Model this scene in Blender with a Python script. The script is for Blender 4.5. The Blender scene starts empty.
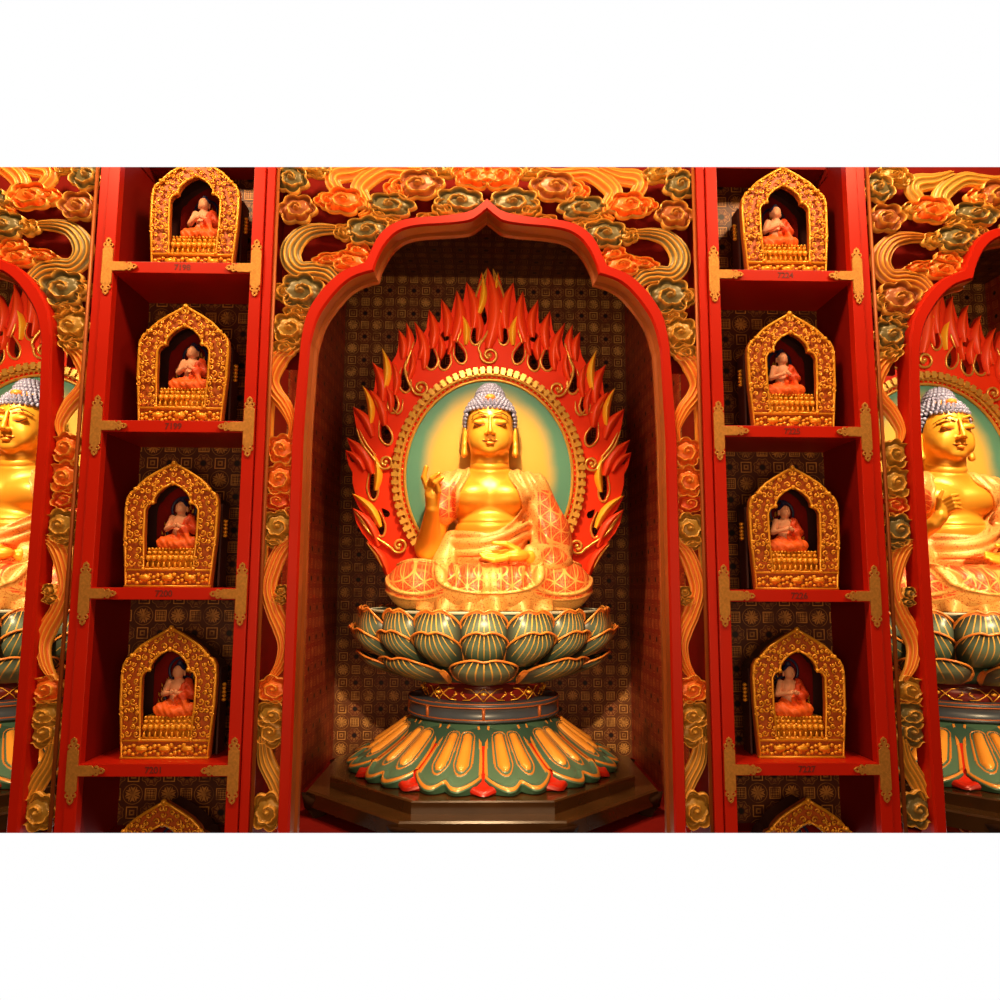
import bpy, bmesh, math, random
import numpy as np
from mathutils import Vector, Matrix
PI = math.pi
random.seed(7)
C = bpy.context.scene.collection
SC = bpy.context.scene
SC.view_settings.view_transform = 'Standard'
SC.view_settings.look = 'None'
E = 1.6                      # eye height above the floor
DIST = 3.0                   # camera to the carved front (plane y = 0)
F, PITCH, ROLL, YAW, CX = 740.0, .11836, .003776, .021907, -.0049

def ray(px, py):
    x = (px-500)/F; y = -(py-500)/F
    c, s = math.cos(ROLL), math.sin(ROLL)
    x, y = x*c-y*s, x*s+y*c
    d = (x, math.cos(PITCH)-y*math.sin(PITCH), math.sin(PITCH)+y*math.cos(PITCH))
    c, s = math.cos(YAW), math.sin(YAW)
    return Vector((d[0]*c+d[1]*s, d[1]*c-d[0]*s, d[2]))
def at(px, py, Y=0.0):
    d = ray(px, py); t = (DIST+Y)/d.y
    return Vector((CX+d.x*t, Y, E+d.z*t))

# ------------------------------------------------------------------ camera
cam = bpy.data.objects.new('camera', bpy.data.cameras.new('camera')); C.objects.link(cam)
cam.data.sensor_width = 36; cam.data.lens = F/1000*36; cam.data.clip_start = .05
fw = ray(500, 500); rt = (ray(501, 500)-fw).normalized(); up = (ray(500, 499)-fw).normalized()
m = Matrix((rt, up, -fw.normalized())).transposed().to_4x4(); m.translation = (CX, -DIST, E)
cam.matrix_world = m
SC.camera = cam

# ------------------------------------------------------------------ materials
class NT:
    def __init__(s, m):
        s.t = m.node_tree; s.n = s.t.nodes; s.l = s.t.links
    def put(s, sock, v):
        if isinstance(v, bpy.types.NodeSocket): s.l.new(v, sock)
        else: sock.default_value = v
    def m(s, op, a, b=0.0, c=0.0):
        n = s.n.new('ShaderNodeMath'); n.operation = op
        s.put(n.inputs[0], a); s.put(n.inputs[1], b); s.put(n.inputs[2], c)
        return n.outputs[0]
    def mix(s, f, a, b):
        n = s.n.new('ShaderNodeMix'); n.data_type = 'RGBA'
        s.put(n.inputs[0], f)
        for i, v in ((6, a), (7, b)):
            s.put(n.inputs[i], v if isinstance(v, bpy.types.NodeSocket) else (*v[:3], 1))
        return n.outputs[2]
    def noise(s, vec, scale, detail=3.0):
        n = s.n.new('ShaderNodeTexNoise'); n.inputs['Scale'].default_value = scale; n.inputs['Detail'].default_value = detail
        if vec is not None: s.l.new(vec, n.inputs['Vector'])
        return n.outputs['Fac']
    def less(s, a, b): return s.m('LESS_THAN', a, b)
    def ss(s, v, lo, hi):
        n = s.n.new('ShaderNodeMapRange'); n.interpolation_type = 'SMOOTHSTEP'
        s.put(n.inputs[0], v); s.put(n.inputs[1], lo); s.put(n.inputs[2], hi)
        return n.outputs[0]
def newmat(name, rough=.4, metal=0.0, spec=.5):
    m = bpy.data.materials.new(name); m.use_nodes = True
    nt = NT(m); b = nt.n['Principled BSDF']
    b.inputs['Roughness'].default_value = rough; b.inputs['Metallic'].default_value = metal
    b.inputs['Specular IOR Level'].default_value = spec
    return m, nt, b
def plain(name, col, rough=.4, metal=0.0, spec=.5, var=.12, scale=14, bump=0, coat=0):
    m, nt, b = newmat(name, rough, metal, spec)
    tc = nt.n.new('ShaderNodeTexCoord'); f = nt.noise(tc.outputs['Object'], scale)
    c2 = tuple(x*(1-var*2) for x in col)
    nt.l.new(nt.mix(f, c2, tuple(min(1, x*(1+var)) for x in col)), b.inputs['Base Color'])
    if bump:
        bn = nt.n.new('ShaderNodeBump'); bn.inputs['Strength'].default_value = bump; bn.inputs['Distance'].default_value = .01
        nt.l.new(nt.noise(tc.outputs['Object'], scale*6), bn.inputs['Height']); nt.l.new(bn.outputs[0], b.inputs['Normal'])
    b.inputs['Coat Weight'].default_value = coat; b.inputs['Coat Roughness'].default_value = .12
    return m
def attrmat(name, rough=.35, metal=.25, spec=.5, bump=0, scale=60):
    m, nt, b = newmat(name, rough, metal, spec)
    a = nt.n.new('ShaderNodeAttribute'); a.attribute_name = 'Col'
    nt.l.new(a.outputs['Color'], b.inputs['Base Color'])
    if bump:
        tc = nt.n.new('ShaderNodeTexCoord')
        bn = nt.n.new('ShaderNodeBump'); bn.inputs['Strength'].default_value = bump; bn.inputs['Distance'].default_value = .006
        nt.l.new(nt.noise(tc.outputs['Object'], scale), bn.inputs['Height']); nt.l.new(bn.outputs[0], b.inputs['Normal'])
    return m
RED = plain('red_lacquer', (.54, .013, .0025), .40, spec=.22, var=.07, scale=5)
REDSHADE = plain('red_lacquer_shaded', (.23, .005, .002), .6, spec=.12, var=.1, scale=5)  # darkened lacquer copy, shade of the recesses put into the colour
DARKRED = plain('dark_red_board', (.20, .006, .003), .75, spec=.1, var=.1)
REVEAL = plain('gilded_red_reveal', (.42, .10, .02), .42, .2, spec=.3, var=.1)
SHIELD = plain('dark_light_shield', (.012, .006, .005), .9, spec=.1)  # near-black finish of the added light-blocking shell
GOLD = plain('gold_leaf', (.95, .42, .035), .32, .45, var=.12, scale=30)
GOLDB = plain('bright_gilding', (.82, .40, .06), .28, .5, var=.1, scale=30)
BRASS = plain('etched_brass', (.62, .27, .045), .42, .5, var=.25, scale=90, bump=.3)
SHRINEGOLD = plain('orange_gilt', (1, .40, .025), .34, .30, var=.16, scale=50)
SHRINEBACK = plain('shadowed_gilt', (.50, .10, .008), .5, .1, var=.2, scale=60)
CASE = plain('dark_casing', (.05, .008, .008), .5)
FLAME = attrmat('flame_lacquer', .42, 0, .4)
CARVE = attrmat('painted_gilt_carving', .36, .12, .5)
SKIN = attrmat('gold_skin', .36, .34, .45)
FIGSKIN = attrmat('painted_figurine', .5, 0, .4)
HAIR = attrmat('lavender_curls', .4, 0, .5)
NAVY = plain('navy_paint', (.015, .02, .09), .4)
DARKBROWN = plain('dark_line', (.10, .025, .004), .5)
BROWN = plain('brown_lacquer', (.075, .030, .008), .22, var=.25, scale=8, coat=.3)
BAND = plain('blue_grey_band', (.05, .06, .08), .35)
WAIST = plain('maroon_lacquer', (.13, .008, .006), .3, coat=.3)
BOWL = plain('dark_green_bowl', (.035, .08, .055), .4)
ORANGE = plain('orange_jewel', (.95, .22, .03), .25)
INK = plain('stencil_ink', (.17, .008, .004), .6)
STRIPE = plain('orange_apron', (.22, .02, .004), .9, spec=.05, var=.3, scale=60)
DARKWOOD = plain('matte_dark_wood', (.035, .012, .004), .8, spec=.1)

def brocade(name, ax, P, base, mid, gold):
    m, nt, b = newmat(name, .45, .1, .4)
    tc = nt.n.new('ShaderNodeTexCoord'); sp = nt.n.new('ShaderNodeSeparateXYZ'); nt.l.new(tc.outputs['Object'], sp.inputs[0])
    a = nt.m('DIVIDE', sp.outputs[ax[0]], P); c = nt.m('DIVIDE', sp.outputs[ax[1]], P)
    def cell(v, off): return nt.m('SUBTRACT', nt.m('FRACT', nt.m('ADD', v, 100.5+off)), .5)
    def r(u, v): return nt.m('SQRT', nt.m('ADD', nt.m('MULTIPLY', u, u), nt.m('MULTIPLY', v, v)))
    def cheb(u, v): return nt.m('MAXIMUM', nt.m('ABSOLUTE', u), nt.m('ABSOLUTE', v))
    u0, v0, u1, v1 = cell(a, 0), cell(c, 0), cell(a, .5), cell(c, .5)
    def wave(u, v, n): return nt.m('COSINE', nt.m('MULTIPLY', nt.m('ARCTAN2', v, u), float(n)))
    r0, r1 = r(u0, v0), r(u1, v1)
    q1, q2 = cheb(u1, v0), cheb(u0, v1)
    def ring(d, rad, w): return nt.less(nt.m('ABSOLUTE', nt.m('SUBTRACT', d, rad)), w)
    pet0 = nt.m('ADD', r0, nt.m('MULTIPLY', wave(u0, v0, 8), .022))
    petal = nt.m('MULTIPLY', nt.less(pet0, .205), nt.m('GREATER_THAN', r0, .11))
    petal = nt.m('MULTIPLY', petal, nt.m('GREATER_THAN', wave(u0, v0, 8), -.55))
    ros1 = nt.m('MULTIPLY', nt.less(nt.m('ADD', r1, nt.m('MULTIPLY', wave(u1, v1, 8), .03)), .20), nt.m('GREATER_THAN', nt.m('ADD', wave(u1, v1, 8), nt.m('MULTIPLY', nt.less(r1, .07), 3.0)), -.80))
    lines = nt.m('MAXIMUM', ring(q1, .15, .014), ring(q2, .15, .014))
    octo = nt.m('MAXIMUM', ring(pet0, .255, .010), ring(r1, .27, .010))
    sq = nt.m('MAXIMUM', nt.m('MULTIPLY', nt.less(q2, .115), nt.m('GREATER_THAN', nt.m('ABSOLUTE', nt.m('MULTIPLY', nt.m('SINE', nt.m('MULTIPLY', u0, 42.0)), nt.m('SINE', nt.m('MULTIPLY', v1, 42.0)))), .28)),
              nt.m('MULTIPLY', ring(q1, .055, .02), .8))
    g = nt.m('MAXIMUM', nt.m('MAXIMUM', nt.m('MULTIPLY', petal, .35), nt.m('MULTIPLY', ros1, .75)), nt.m('MAXIMUM', lines, nt.m('MAXIMUM', nt.m('MULTIPLY', octo, .5), nt.m('MULTIPLY', sq, .75))))
    g = nt.m('MULTIPLY', g, nt.ss(nt.noise(tc.outputs['Object'], 25), .2, .6))
    fill = nt.mix(nt.less(r0, .25), base, mid)
    fill = nt.mix(nt.less(r0, .085), fill, (.012, .004, .006))
    g = nt.m('MULTIPLY', g, nt.m('GREATER_THAN', r0, .085))
    nt.l.new(nt.mix(g, fill, gold), b.inputs['Base Color'])
    return m
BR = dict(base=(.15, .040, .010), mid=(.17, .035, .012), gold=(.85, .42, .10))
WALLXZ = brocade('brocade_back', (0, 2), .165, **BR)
WALLYZ = brocade('brocade_side_redlit', (1, 2), .165, (.30, .018, .006), (.30, .03, .008), (.62, .13, .03))  # same brocade, red light on the side walls put into its colour
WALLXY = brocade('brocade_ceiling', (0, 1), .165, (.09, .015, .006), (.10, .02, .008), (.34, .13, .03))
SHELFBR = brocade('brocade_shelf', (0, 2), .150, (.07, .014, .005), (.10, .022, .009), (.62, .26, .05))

# robe: 'Col'.r = 1 patterned red, 0 gold trim
def robemat():
    m, nt, b = newmat('patterned_robe', .42, .15, .5)
    a = nt.n.new('ShaderNodeAttribute'); a.attribute_name = 'Col'
    sp = nt.n.new('ShaderNodeSeparateColor'); nt.l.new(a.outputs['Color'], sp.inputs[0])
    tc = nt.n.new('ShaderNodeTexCoord'); xyz = nt.n.new('ShaderNodeSeparateXYZ'); nt.l.new(tc.outputs['Object'], xyz.inputs[0])
    x, y, z = xyz.outputs
    zz = nt.m('SUBTRACT', z, nt.m('MULTIPLY', y, .6))
    P = .054
    def fam(ang, off=0.0):
        v = nt.m('ADD', nt.m('MULTIPLY', x, math.cos(ang)/P), nt.m('MULTIPLY', zz, math.sin(ang)/P))
        return nt.m('ABSOLUTE', nt.m('SUBTRACT', nt.m('FRACT', nt.m('ADD', v, 50.5+off)), .5))
    l = fam(0)
    for k in (1, 2): l = nt.m('MINIMUM', l, fam(k*PI/3))
    P = .054*.57735
    l2 = fam(PI/6)
    for k in (1, 2): l2 = nt.m('MINIMUM', l2, fam(PI/6+k*PI/3))
    line = nt.m('MAXIMUM', nt.less(l, .055), nt.m('MULTIPLY', nt.less(l2, .06), .35))
    red = nt.mix(nt.noise(tc.outputs['Object'], 9), (.72, .035, .008), (.66, .07, .015))
    pat = nt.mix(line, red, (.92, .34, .07))
    f2 = nt.noise(tc.outputs['Object'], 130, 2); f3 = nt.m('GREATER_THAN', f2, .60)
    trim = nt.mix(f3, (.84, .37, .085), (.62, .13, .02))
    nt.l.new(nt.mix(sp.outputs[0], trim, pat), b.inputs['Base Color'])
    bn = nt.n.new('ShaderNodeBump'); bn.inputs['Strength'].default_value = .25; bn.inputs['Distance'].default_value = .006
    nt.l.new(f2, bn.inputs['Height']); nt.l.new(bn.outputs[0], b.inputs['Normal'])
    return m
ROBE = robemat()
def petalmat():
    m, nt, b = newmat('lotus_petal_paint', .33, .05, .5)
    uv = nt.n.new('ShaderNodeAttribute'); uv.attribute_name = 'Col'
    sp = nt.n.new('ShaderNodeSeparateColor'); nt.l.new(uv.outputs['Color'], sp.inputs[0])
    u = nt.m('SUBTRACT', nt.m('MULTIPLY', sp.outputs[0], 2.0), 1.0); v = sp.outputs[1]; rim = sp.outputs[2]
    ang = nt.m('ARCTAN2', u, nt.m('SUBTRACT', 1.55, v))
    vein = nt.m('ABSOLUTE', nt.m('SINE', nt.m('MULTIPLY', ang, 17.0)))
    rr = nt.m('SQRT', nt.m('ADD', nt.m('MULTIPLY', u, u), nt.m('MULTIPLY', nt.m('SUBTRACT', v, .9), nt.m('SUBTRACT', v, .9))))
    veinm = nt.m('MULTIPLY', nt.less(vein, nt.m('SUBTRACT', .42, nt.m('MULTIPLY', rr, .30))), nt.ss(v, .12, .35))
    veinm = nt.m('MULTIPLY', veinm, nt.less(nt.m('ABSOLUTE', u), .72))
    green = nt.mix(nt.ss(v, .1, .8), (.10, .17, .10), (.16, .24, .17))
    dark = nt.mix(nt.ss(rim, .05, .50), (.035, .028, .02), green)
    c = nt.mix(nt.m('MULTIPLY', veinm, .9), dark, (.85, .46, .07))
    edge = nt.mix(nt.ss(nt.noise(None, 3), .3, .7), (.75, .28, .04), (.60, .13, .02))
    c = nt.mix(nt.less(rim, .085), c, edge)
    nt.l.new(c, b.inputs['Base Color'])
    return m
PETAL = petalmat()
def halomat():
    m, nt, b = newmat('airbrushed_halo', .5, 0, .3)
    tc = nt.n.new('ShaderNodeTexCoord'); sp = nt.n.new('ShaderNodeSeparateXYZ'); nt.l.new(tc.outputs['Object'], sp.inputs[0])
    dx = nt.m('DIVIDE', sp.outputs[0], .36); dz = nt.m('DIVIDE', nt.m('SUBTRACT', sp.outputs[2], .02), .46)
    d = nt.m('SQRT', nt.m('ADD', nt.m('MULTIPLY', dx, dx), nt.m('MULTIPLY', dz, dz)))
    d = nt.m('ADD', d, nt.m('MULTIPLY', nt.m('SUBTRACT', nt.noise(tc.outputs['Object'], 6), .5), .12))
    nt.l.new(nt.mix(nt.ss(d, .86, 1.14), (.68, .38, .05), (.095, .25, .155)), b.inputs['Base Color'])
    return m
HALO = halomat()

# ------------------------------------------------------------------ objects
def tag(o, label=None, cat=None, group=None, kind=None):
    if label: o['label'] = label
    if cat: o['category'] = cat
    if group: o['group'] = group
    if kind: o['kind'] = kind
    return o
def empty(name, loc=(0, 0, 0), label=None, cat=None, group=None):
    o = bpy.data.objects.new(name, None); C.objects.link(o); o.location = loc; o.empty_display_size = .1
    return tag(o, label, cat, group)
def link(name, me, mat, parent=None, loc=None):
    o = bpy.data.objects.new(name, me); C.objects.link(o)
    if mat and not me.materials: me.materials.append(mat)
    if parent: o.parent = parent
    if loc is not None: o.location = loc
    return o
def copy_tree(o, parent=None):
    c = o.copy(); C.objects.link(c); c.parent = parent
    for ch in list(o.children): copy_tree(ch, c)
    return c

class MB:
    def __init__(s): s.v = []; s.f = []; s.c = []; s.smooth = True
    def add(s, vs, fs, col=(1, 1, 1)):
        n = len(s.v); s.v += [tuple(v) for v in vs]; s.f += [tuple(i+n for i in f) for f in fs]
        s.c += (list(col) if isinstance(col, list) else [col]*len(vs))
        return s
    def box(s, a, b, col=(1, 1, 1)):
        x0, y0, z0 = a; x1, y1, z1 = b
        vs = [(x, y, z) for z in (z0, z1) for y in (y0, y1) for x in (x0, x1)]
        return s.add(vs, [(0, 2, 3, 1), (4, 5, 7, 6), (0, 1, 5, 4), (2, 6, 7, 3), (0, 4, 6, 2), (1, 3, 7, 5)], col)
    def grid(s, fn, nu, nv, closeu=False, flip=False):
        vs, cs, fs = [], [], []
        for j in range(nv+1):
            for i in range(nu if closeu else nu+1):
                r = fn(i/nu, j/nv)
                if len(r) == 2: vs.append(r[0]); cs.append(r[1])
                else: vs.append(r); cs.append((1, 1, 1))
        w = nu if closeu else nu+1
        for j in range(nv):
            for i in range(nu):
                a, b = j*w+i, j*w+(i+1) % w if closeu else j*w+i+1
                q = (a, b, b+w, a+w); fs.append(q[::-1] if flip else q)
        return s.add(vs, fs, cs)
    def tube(s, pts, r, n=8, col=(1, 1, 1), cap=True, flat=1.0):
        pts = [Vector(p) for p in pts]; m_ = len(pts)
        rs = r if isinstance(r, (list, tuple)) else [r]*m_
        vs, fs = [], []; prev = None
        for i, p in enumerate(pts):
            t = (pts[min(i+1, m_-1)]-pts[max(i-1, 0)])
            t = t.normalized() if t.length > 1e-9 else Vector((0, 0, 1))
            if prev is None:
                ref = Vector((0, 1, 0)) if abs(t.y) < .9 else Vector((1, 0, 0))
                nrm = (ref-t*ref.dot(t)).normalized()
            else: nrm = (prev-t*prev.dot(t)).normalized()
            prev = nrm; bn = t.cross(nrm)
            for k in range(n):
                a = 2*PI*k/n; vs.append(p+(nrm*math.cos(a)*flat+bn*math.sin(a))*rs[i])
        for i in range(m_-1):
            for k in range(n):
                fs.append((i*n+k, i*n+(k+1) % n, (i+1)*n+(k+1) % n, (i+1)*n+k))
        if cap: fs += [tuple(range(n))[::-1], tuple((m_-1)*n+k for k in range(n))]
        return s.add(vs, fs, col)
    def ball(s, c, r, n=8, col=(1, 1, 1)):
        r = r if isinstance(r, (tuple, list)) else (r, r, r); vs = [(c[0], c[1], c[2]-r[2])]; fs = []
        m_ = max(3, n//2)
        for j in range(1, m_):
            ph = PI*j/m_
            for i in range(n):
                a = 2*PI*i/n
                vs.append((c[0]+r[0]*math.sin(ph)*math.cos(a), c[1]+r[1]*math.sin(ph)*math.sin(a), c[2]-r[2]*math.cos(ph)))
        vs.append((c[0], c[1], c[2]+r[2])); L = len(vs)-1
        for i in range(n):
            fs.append((0, 1+(i+1) % n, 1+i)); fs.append((L, L-n+i, L-n+(i+1) % n))
        for j in range(m_-2):
            for i in range(n):
                a = 1+j*n+i; b = 1+j*n+(i+1) % n; fs.append((a, b, b+n, a+n))
        return s.add(vs, fs, col)
    def lathe(s, prof, n=48, col=(1, 1, 1), c=(0, 0), ang0=0.0):
        vs = []; fs = []
        for (r, z) in prof:
            for i in range(n):
                a = ang0+2*PI*i/n; vs.append((c[0]+r*math.cos(a), c[1]+r*math.sin(a), z))
        for j in range(len(prof)-1):
            for i in range(n):
                fs.append((j*n+i, j*n+(i+1) % n, (j+1)*n+(i+1) % n, (j+1)*n+i))
        return s.add(vs, fs, col)
    def mesh(s, name, smooth=True, bevel=0):
        me = bpy.data.meshes.new(name); me.from_pydata(s.v, [], s.f)
        ca = me.color_attributes.new('Col', 'FLOAT_COLOR', 'POINT')
        arr = np.ones((len(s.v), 4), dtype=np.float32); arr[:, :3] = np.array([c[:3] for c in s.c]); ca.data.foreach_set('color', arr.ravel())
        me.validate(); me.update()
        if bevel:
            bm = bmesh.new(); bm.from_mesh(me)
            bmesh.ops.bevel(bm, geom=[e for e in bm.edges if e.is_manifold and e.calc_face_angle(0) > .5], offset=bevel, segments=2, affect='EDGES', profile=.6)
            bm.to_mesh(me); bm.free()
        if smooth: me.polygons.foreach_set('use_smooth', [True]*len(me.polygons))
        return me
    def build(s, name, mat, parent=None, loc=None, smooth=True, bevel=0):
        return link(name, s.mesh(name, smooth, bevel), mat, parent, loc)

def catmull(pts, n=8, closed=False):
    P = [Vector(p) for p in pts]; out = []; L = len(P)
    for i in range(L if closed else L-1):
        if closed: a, b, c, d = P[i-1], P[i], P[(i+1) % L], P[(i+2) % L]
        else: a, b, c, d = P[max(i-1, 0)], P[i], P[i+1], P[min(i+2, L-1)]
        for k in range(n):
            t = k/n
            out.append(.5*((2*b)+(c-a)*t+(2*a-5*b+4*c-d)*t*t+(3*b-a-3*c+d)*t**3))
    if not closed: out.append(P[-1])
    return out
def plate(name, loops, y0, y1, mat, parent=None, bevel=.0, smooth=False):
    """flat board in the XZ plane between y0 (front) and y1, with holes; loops are lists of (x, z)"""
    cu = bpy.data.curves.new(name, 'CURVE'); cu.dimensions = '2D'; cu.fill_mode = 'BOTH'
    for lp in loops:
        sp = cu.splines.new('POLY'); sp.points.add(len(lp)-1); sp.use_cyclic_u = True
        for i, p in enumerate(lp): sp.points[i].co = (p[0], p[1], 0, 1)
    cu.extrude = max(1e-4, (y1-y0)/2-bevel); cu.bevel_depth = bevel; cu.bevel_resolution = 2
    if bevel: cu.offset = -bevel
    o = bpy.data.objects.new(name, cu); C.objects.link(o)
    dg = bpy.context.evaluated_depsgraph_get(); me = bpy.data.meshes.new_from_object(o.evaluated_get(dg))
    bpy.data.objects.remove(o); me.name = name
    me.transform(Matrix(((1, 0, 0, 0), (0, 0, -1, (y0+y1)/2), (0, 1, 0, 0), (0, 0, 0, 1))))
    me.materials.clear(); me.materials.append(mat)
    me.polygons.foreach_set('use_smooth', [smooth]*len(me.polygons))
    return link(name, me, mat, parent)

def cdt_plate(name, outer, holes, y0, y1, mat, parent=None):
    """flat board with holes, triangulated by constrained Delaunay"""
    from mathutils.geometry import delaunay_2d_cdt
    def pip(x, z, P):
        c = False; j = len(P)-1
        for i in range(len(P)):
            (x1, z1), (x2, z2) = P[i], P[j]
            if (z1 > z) != (z2 > z) and x < (x2-x1)*(z-z1)/(z2-z1)+x1: c = not c
            j = i
        return c
    holes = [h for h in holes if all(pip(x, z, outer) for x, z in h)]
    V, Ed = [], []
    for lp in [outer]+holes:
        n = len(V); V += [Vector(p) for p in lp]; Ed += [(n+i, n+(i+1) % len(lp)) for i in range(len(lp))]
    v, e, f, *_ = delaunay_2d_cdt(V, Ed, [], 0, 1e-6)
    F_ = []
    for t in f:
        c = sum((v[i] for i in t), Vector((0, 0)))/len(t)
        if pip(c.x, c.y, outer) and not any(pip(c.x, c.y, h) for h in holes): F_.append(tuple(t))
    mb = MB(); mb.add([(p.x, y0, p.y) for p in v], F_)
    for lp in [outer]+holes:
        n = len(lp); mb.add([(p[0], y0, p[1]) for p in lp]+[(p[0], y1, p[1]) for p in lp], [(i, (i+1) % n, n+(i+1) % n, n+i) for i in range(n)])
    return mb.build(name, mat, parent, smooth=False)

# ------------------------------------------------------------------ implicit surfaces
def surfnet(f, lo, hi, h):
    n = [int(math.ceil((hi[i]-lo[i])/h))+1 for i in range(3)]
    ax = [lo[i]+h*np.arange(n[i], dtype=np.float32) for i in range(3)]
    X, Y, Z = np.meshgrid(*ax, indexing='ij', sparse=True)
    X, Y, Z = (a.astype(np.float32) for a in (X, Y, Z))
    v = np.broadcast_to(f(X, Y, Z), n).astype(np.float32)
    v = v+0; v[0], v[-1] = 1, 1; v[:, 0], v[:, -1] = 1, 1; v[:, :, 0], v[:, :, -1] = 1, 1
    s = v < 0
    cnt = np.zeros([k-1 for k in n], dtype=np.int8)
    for a in (0, 1):
        for b in (0, 1):
            for c in (0, 1): cnt += s[a:n[0]-1+a, b:n[1]-1+b, c:n[2]-1+c]
    act = np.argwhere((cnt > 0) & (cnt < 8)); idx = -np.ones([k-1 for k in n], dtype=np.int64)
    idx[act[:, 0], act[:, 1], act[:, 2]] = np.arange(len(act))
    pos = np.zeros((len(act), 3)); num = np.zeros(len(act))
    corners = [(a, b, c) for a in (0, 1) for b in (0, 1) for c in (0, 1)]
    val = {k: v[act[:, 0]+k[0], act[:, 1]+k[1], act[:, 2]+k[2]] for k in corners}
    for k in corners:
        for d in range(3):
            if k[d] == 0:
                k2 = list(k); k2[d] = 1; k2 = tuple(k2); A, B = val[k], val[k2]
                cr = (A < 0) != (B < 0); t = np.where(cr, A/np.where(cr, A-B, 1), 0)
                p = np.tile(np.array(k, dtype=float), (len(act), 1)); p[:, d] += t
                pos[cr] += p[cr]; num[cr] += 1
    pos = (act+pos/num[:, None])*h+np.array(lo)
    faces = []
    for d in range(3):
        o = [(0, 0, 0)]*4
        e1, e2 = [(1, 2), (2, 0), (0, 1)][d]
        sl0 = [slice(1, n[i]-1) for i in range(3)]; sl0[d] = slice(0, n[d]-1)
        sl1 = list(sl0); sl1[d] = slice(1, n[d])
        s0, s1 = s[tuple(sl0)], s[tuple(sl1)]
        w = np.argwhere(s0 != s1); base = w.copy()
        for i in range(3):
            if i != d: base[:, i] += 1
        fl = s0[w[:, 0], w[:, 1], w[:, 2]]
        q = []
        for (p1, p2) in ((1, 1), (0, 1), (0, 0), (1, 0)):
            c = base.copy(); c[:, e1] -= p1; c[:, e2] -= p2; q.append(idx[c[:, 0], c[:, 1], c[:, 2]])
        q = np.stack(q, 1); q[~fl] = q[~fl][:, ::-1]; faces.append(q)
    return pos, np.concatenate(faces)
def sdfmesh(name, f, lo, hi, h, color=None):
    p, q = surfnet(f, lo, hi, h)
    me = bpy.data.meshes.new(name); me.from_pydata(p.tolist(), [], q.tolist())
    ca = me.color_attributes.new('Col', 'FLOAT_COLOR', 'POINT')
    col = np.ones((len(p), 4), dtype=np.float32)
    if color is not None: col[:, :3] = color(p[:, 0], p[:, 1], p[:, 2])
    ca.data.foreach_set('color', col.ravel()); me.update()
    me.polygons.foreach_set('use_smooth', [True]*len(me.polygons))
    return me
def sm(a, b, k):
    h = np.clip(.5+.5*(b-a)/k, 0, 1); return b+(a-b)*h-k*h*(1-h)
def smx(a, b, k): return -sm(-a, -b, k)
def cap(X, Y, Z, a, b, r1, r2=None):
    if r2 is None: r2 = r1
    d = [b[i]-a[i] for i in range(3)]; L = sum(t*t for t in d) or 1e-9
    t = np.clip(((X-a[0])*d[0]+(Y-a[1])*d[1]+(Z-a[2])*d[2])/L, 0, 1)
    return np.sqrt((X-a[0]-d[0]*t)**2+(Y-a[1]-d[1]*t)**2+(Z-a[2]-d[2]*t)**2)-(r1+(r2-r1)*t)
def ell(X, Y, Z, c, r):
    a, b, d = (X-c[0])/r[0], (Y-c[1])/r[1], (Z-c[2])/r[2]
    k0 = np.sqrt(a*a+b*b+d*d); k1 = np.sqrt((a/r[0])**2+(b/r[1])**2+(d/r[2])**2)+1e-6
    return k0*(k0-1)/k1
def chain(X, Y, Z, pts, rs, k=.004):
    d = None
    for i in range(len(pts)-1):
        e = cap(X, Y, Z, pts[i], pts[i+1], rs[i], rs[i+1]); d = e if d is None else sm(d, e, k)
    return d

# ------------------------------------------------------------------ added dark shell around the camera, blocks the world light
HX, HY0, HZ = 3.62, -4.4, E+2.75
def struct(name, mb, mat): return tag(mb.build(name, mat, smooth=False), kind='structure')
struct('shield_floor', MB().box((-HX, HY0, -.1), (HX, -.05, 0)), SHIELD)
struct('shield_ceiling', MB().box((-HX, HY0, HZ), (HX, .0, HZ+.1)), SHIELD)
struct('shield_wall_left', MB().box((-HX-.1, HY0, 0), (-HX, 0, HZ)), SHIELD)
struct('shield_wall_right', MB().box((HX, HY0, 0), (HX+.1, 0, HZ)), SHIELD)
struct('shield_wall_back', MB().box((-HX, HY0-.1, 0), (HX, HY0, HZ)), SHIELD)
# ------------------------------------------------------------------ niches
PITCHX = 2.54; NW = .96; NB = 1.9; NZ0 = E-1.08; NZ1 = E+2.13; TOPZ = E+2.3
def niche(x):
    def w(name, a, b, mat): 
        o = MB().box(tuple(a[i]-(x, 0, 0)[i]*0 for i in range(3)), b).build(name, mat, smooth=False, loc=(x, 0, 0)); tag(o, kind='structure')
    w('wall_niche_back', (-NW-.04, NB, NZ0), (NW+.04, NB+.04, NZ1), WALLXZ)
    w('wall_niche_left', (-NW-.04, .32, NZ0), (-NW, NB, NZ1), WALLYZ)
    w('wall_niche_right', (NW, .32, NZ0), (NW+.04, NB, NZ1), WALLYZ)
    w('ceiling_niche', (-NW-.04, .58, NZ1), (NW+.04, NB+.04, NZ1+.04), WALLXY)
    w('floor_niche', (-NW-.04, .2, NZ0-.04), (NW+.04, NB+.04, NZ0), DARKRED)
    w('light_stop_soffit', (-NW-.04, .13, E+1.86), (NW+.04, .58, E+1.90), DARKRED)  # added soffit, stops light leaking in over the front
    w('light_stop_riser', (-NW-.04, .58, E+1.86), (NW+.04, .60, NZ1), DARKRED)  # added riser, closes the light stop at its rear
for bx in (0, -PITCHX, PITCHX): niche(bx)

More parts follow.
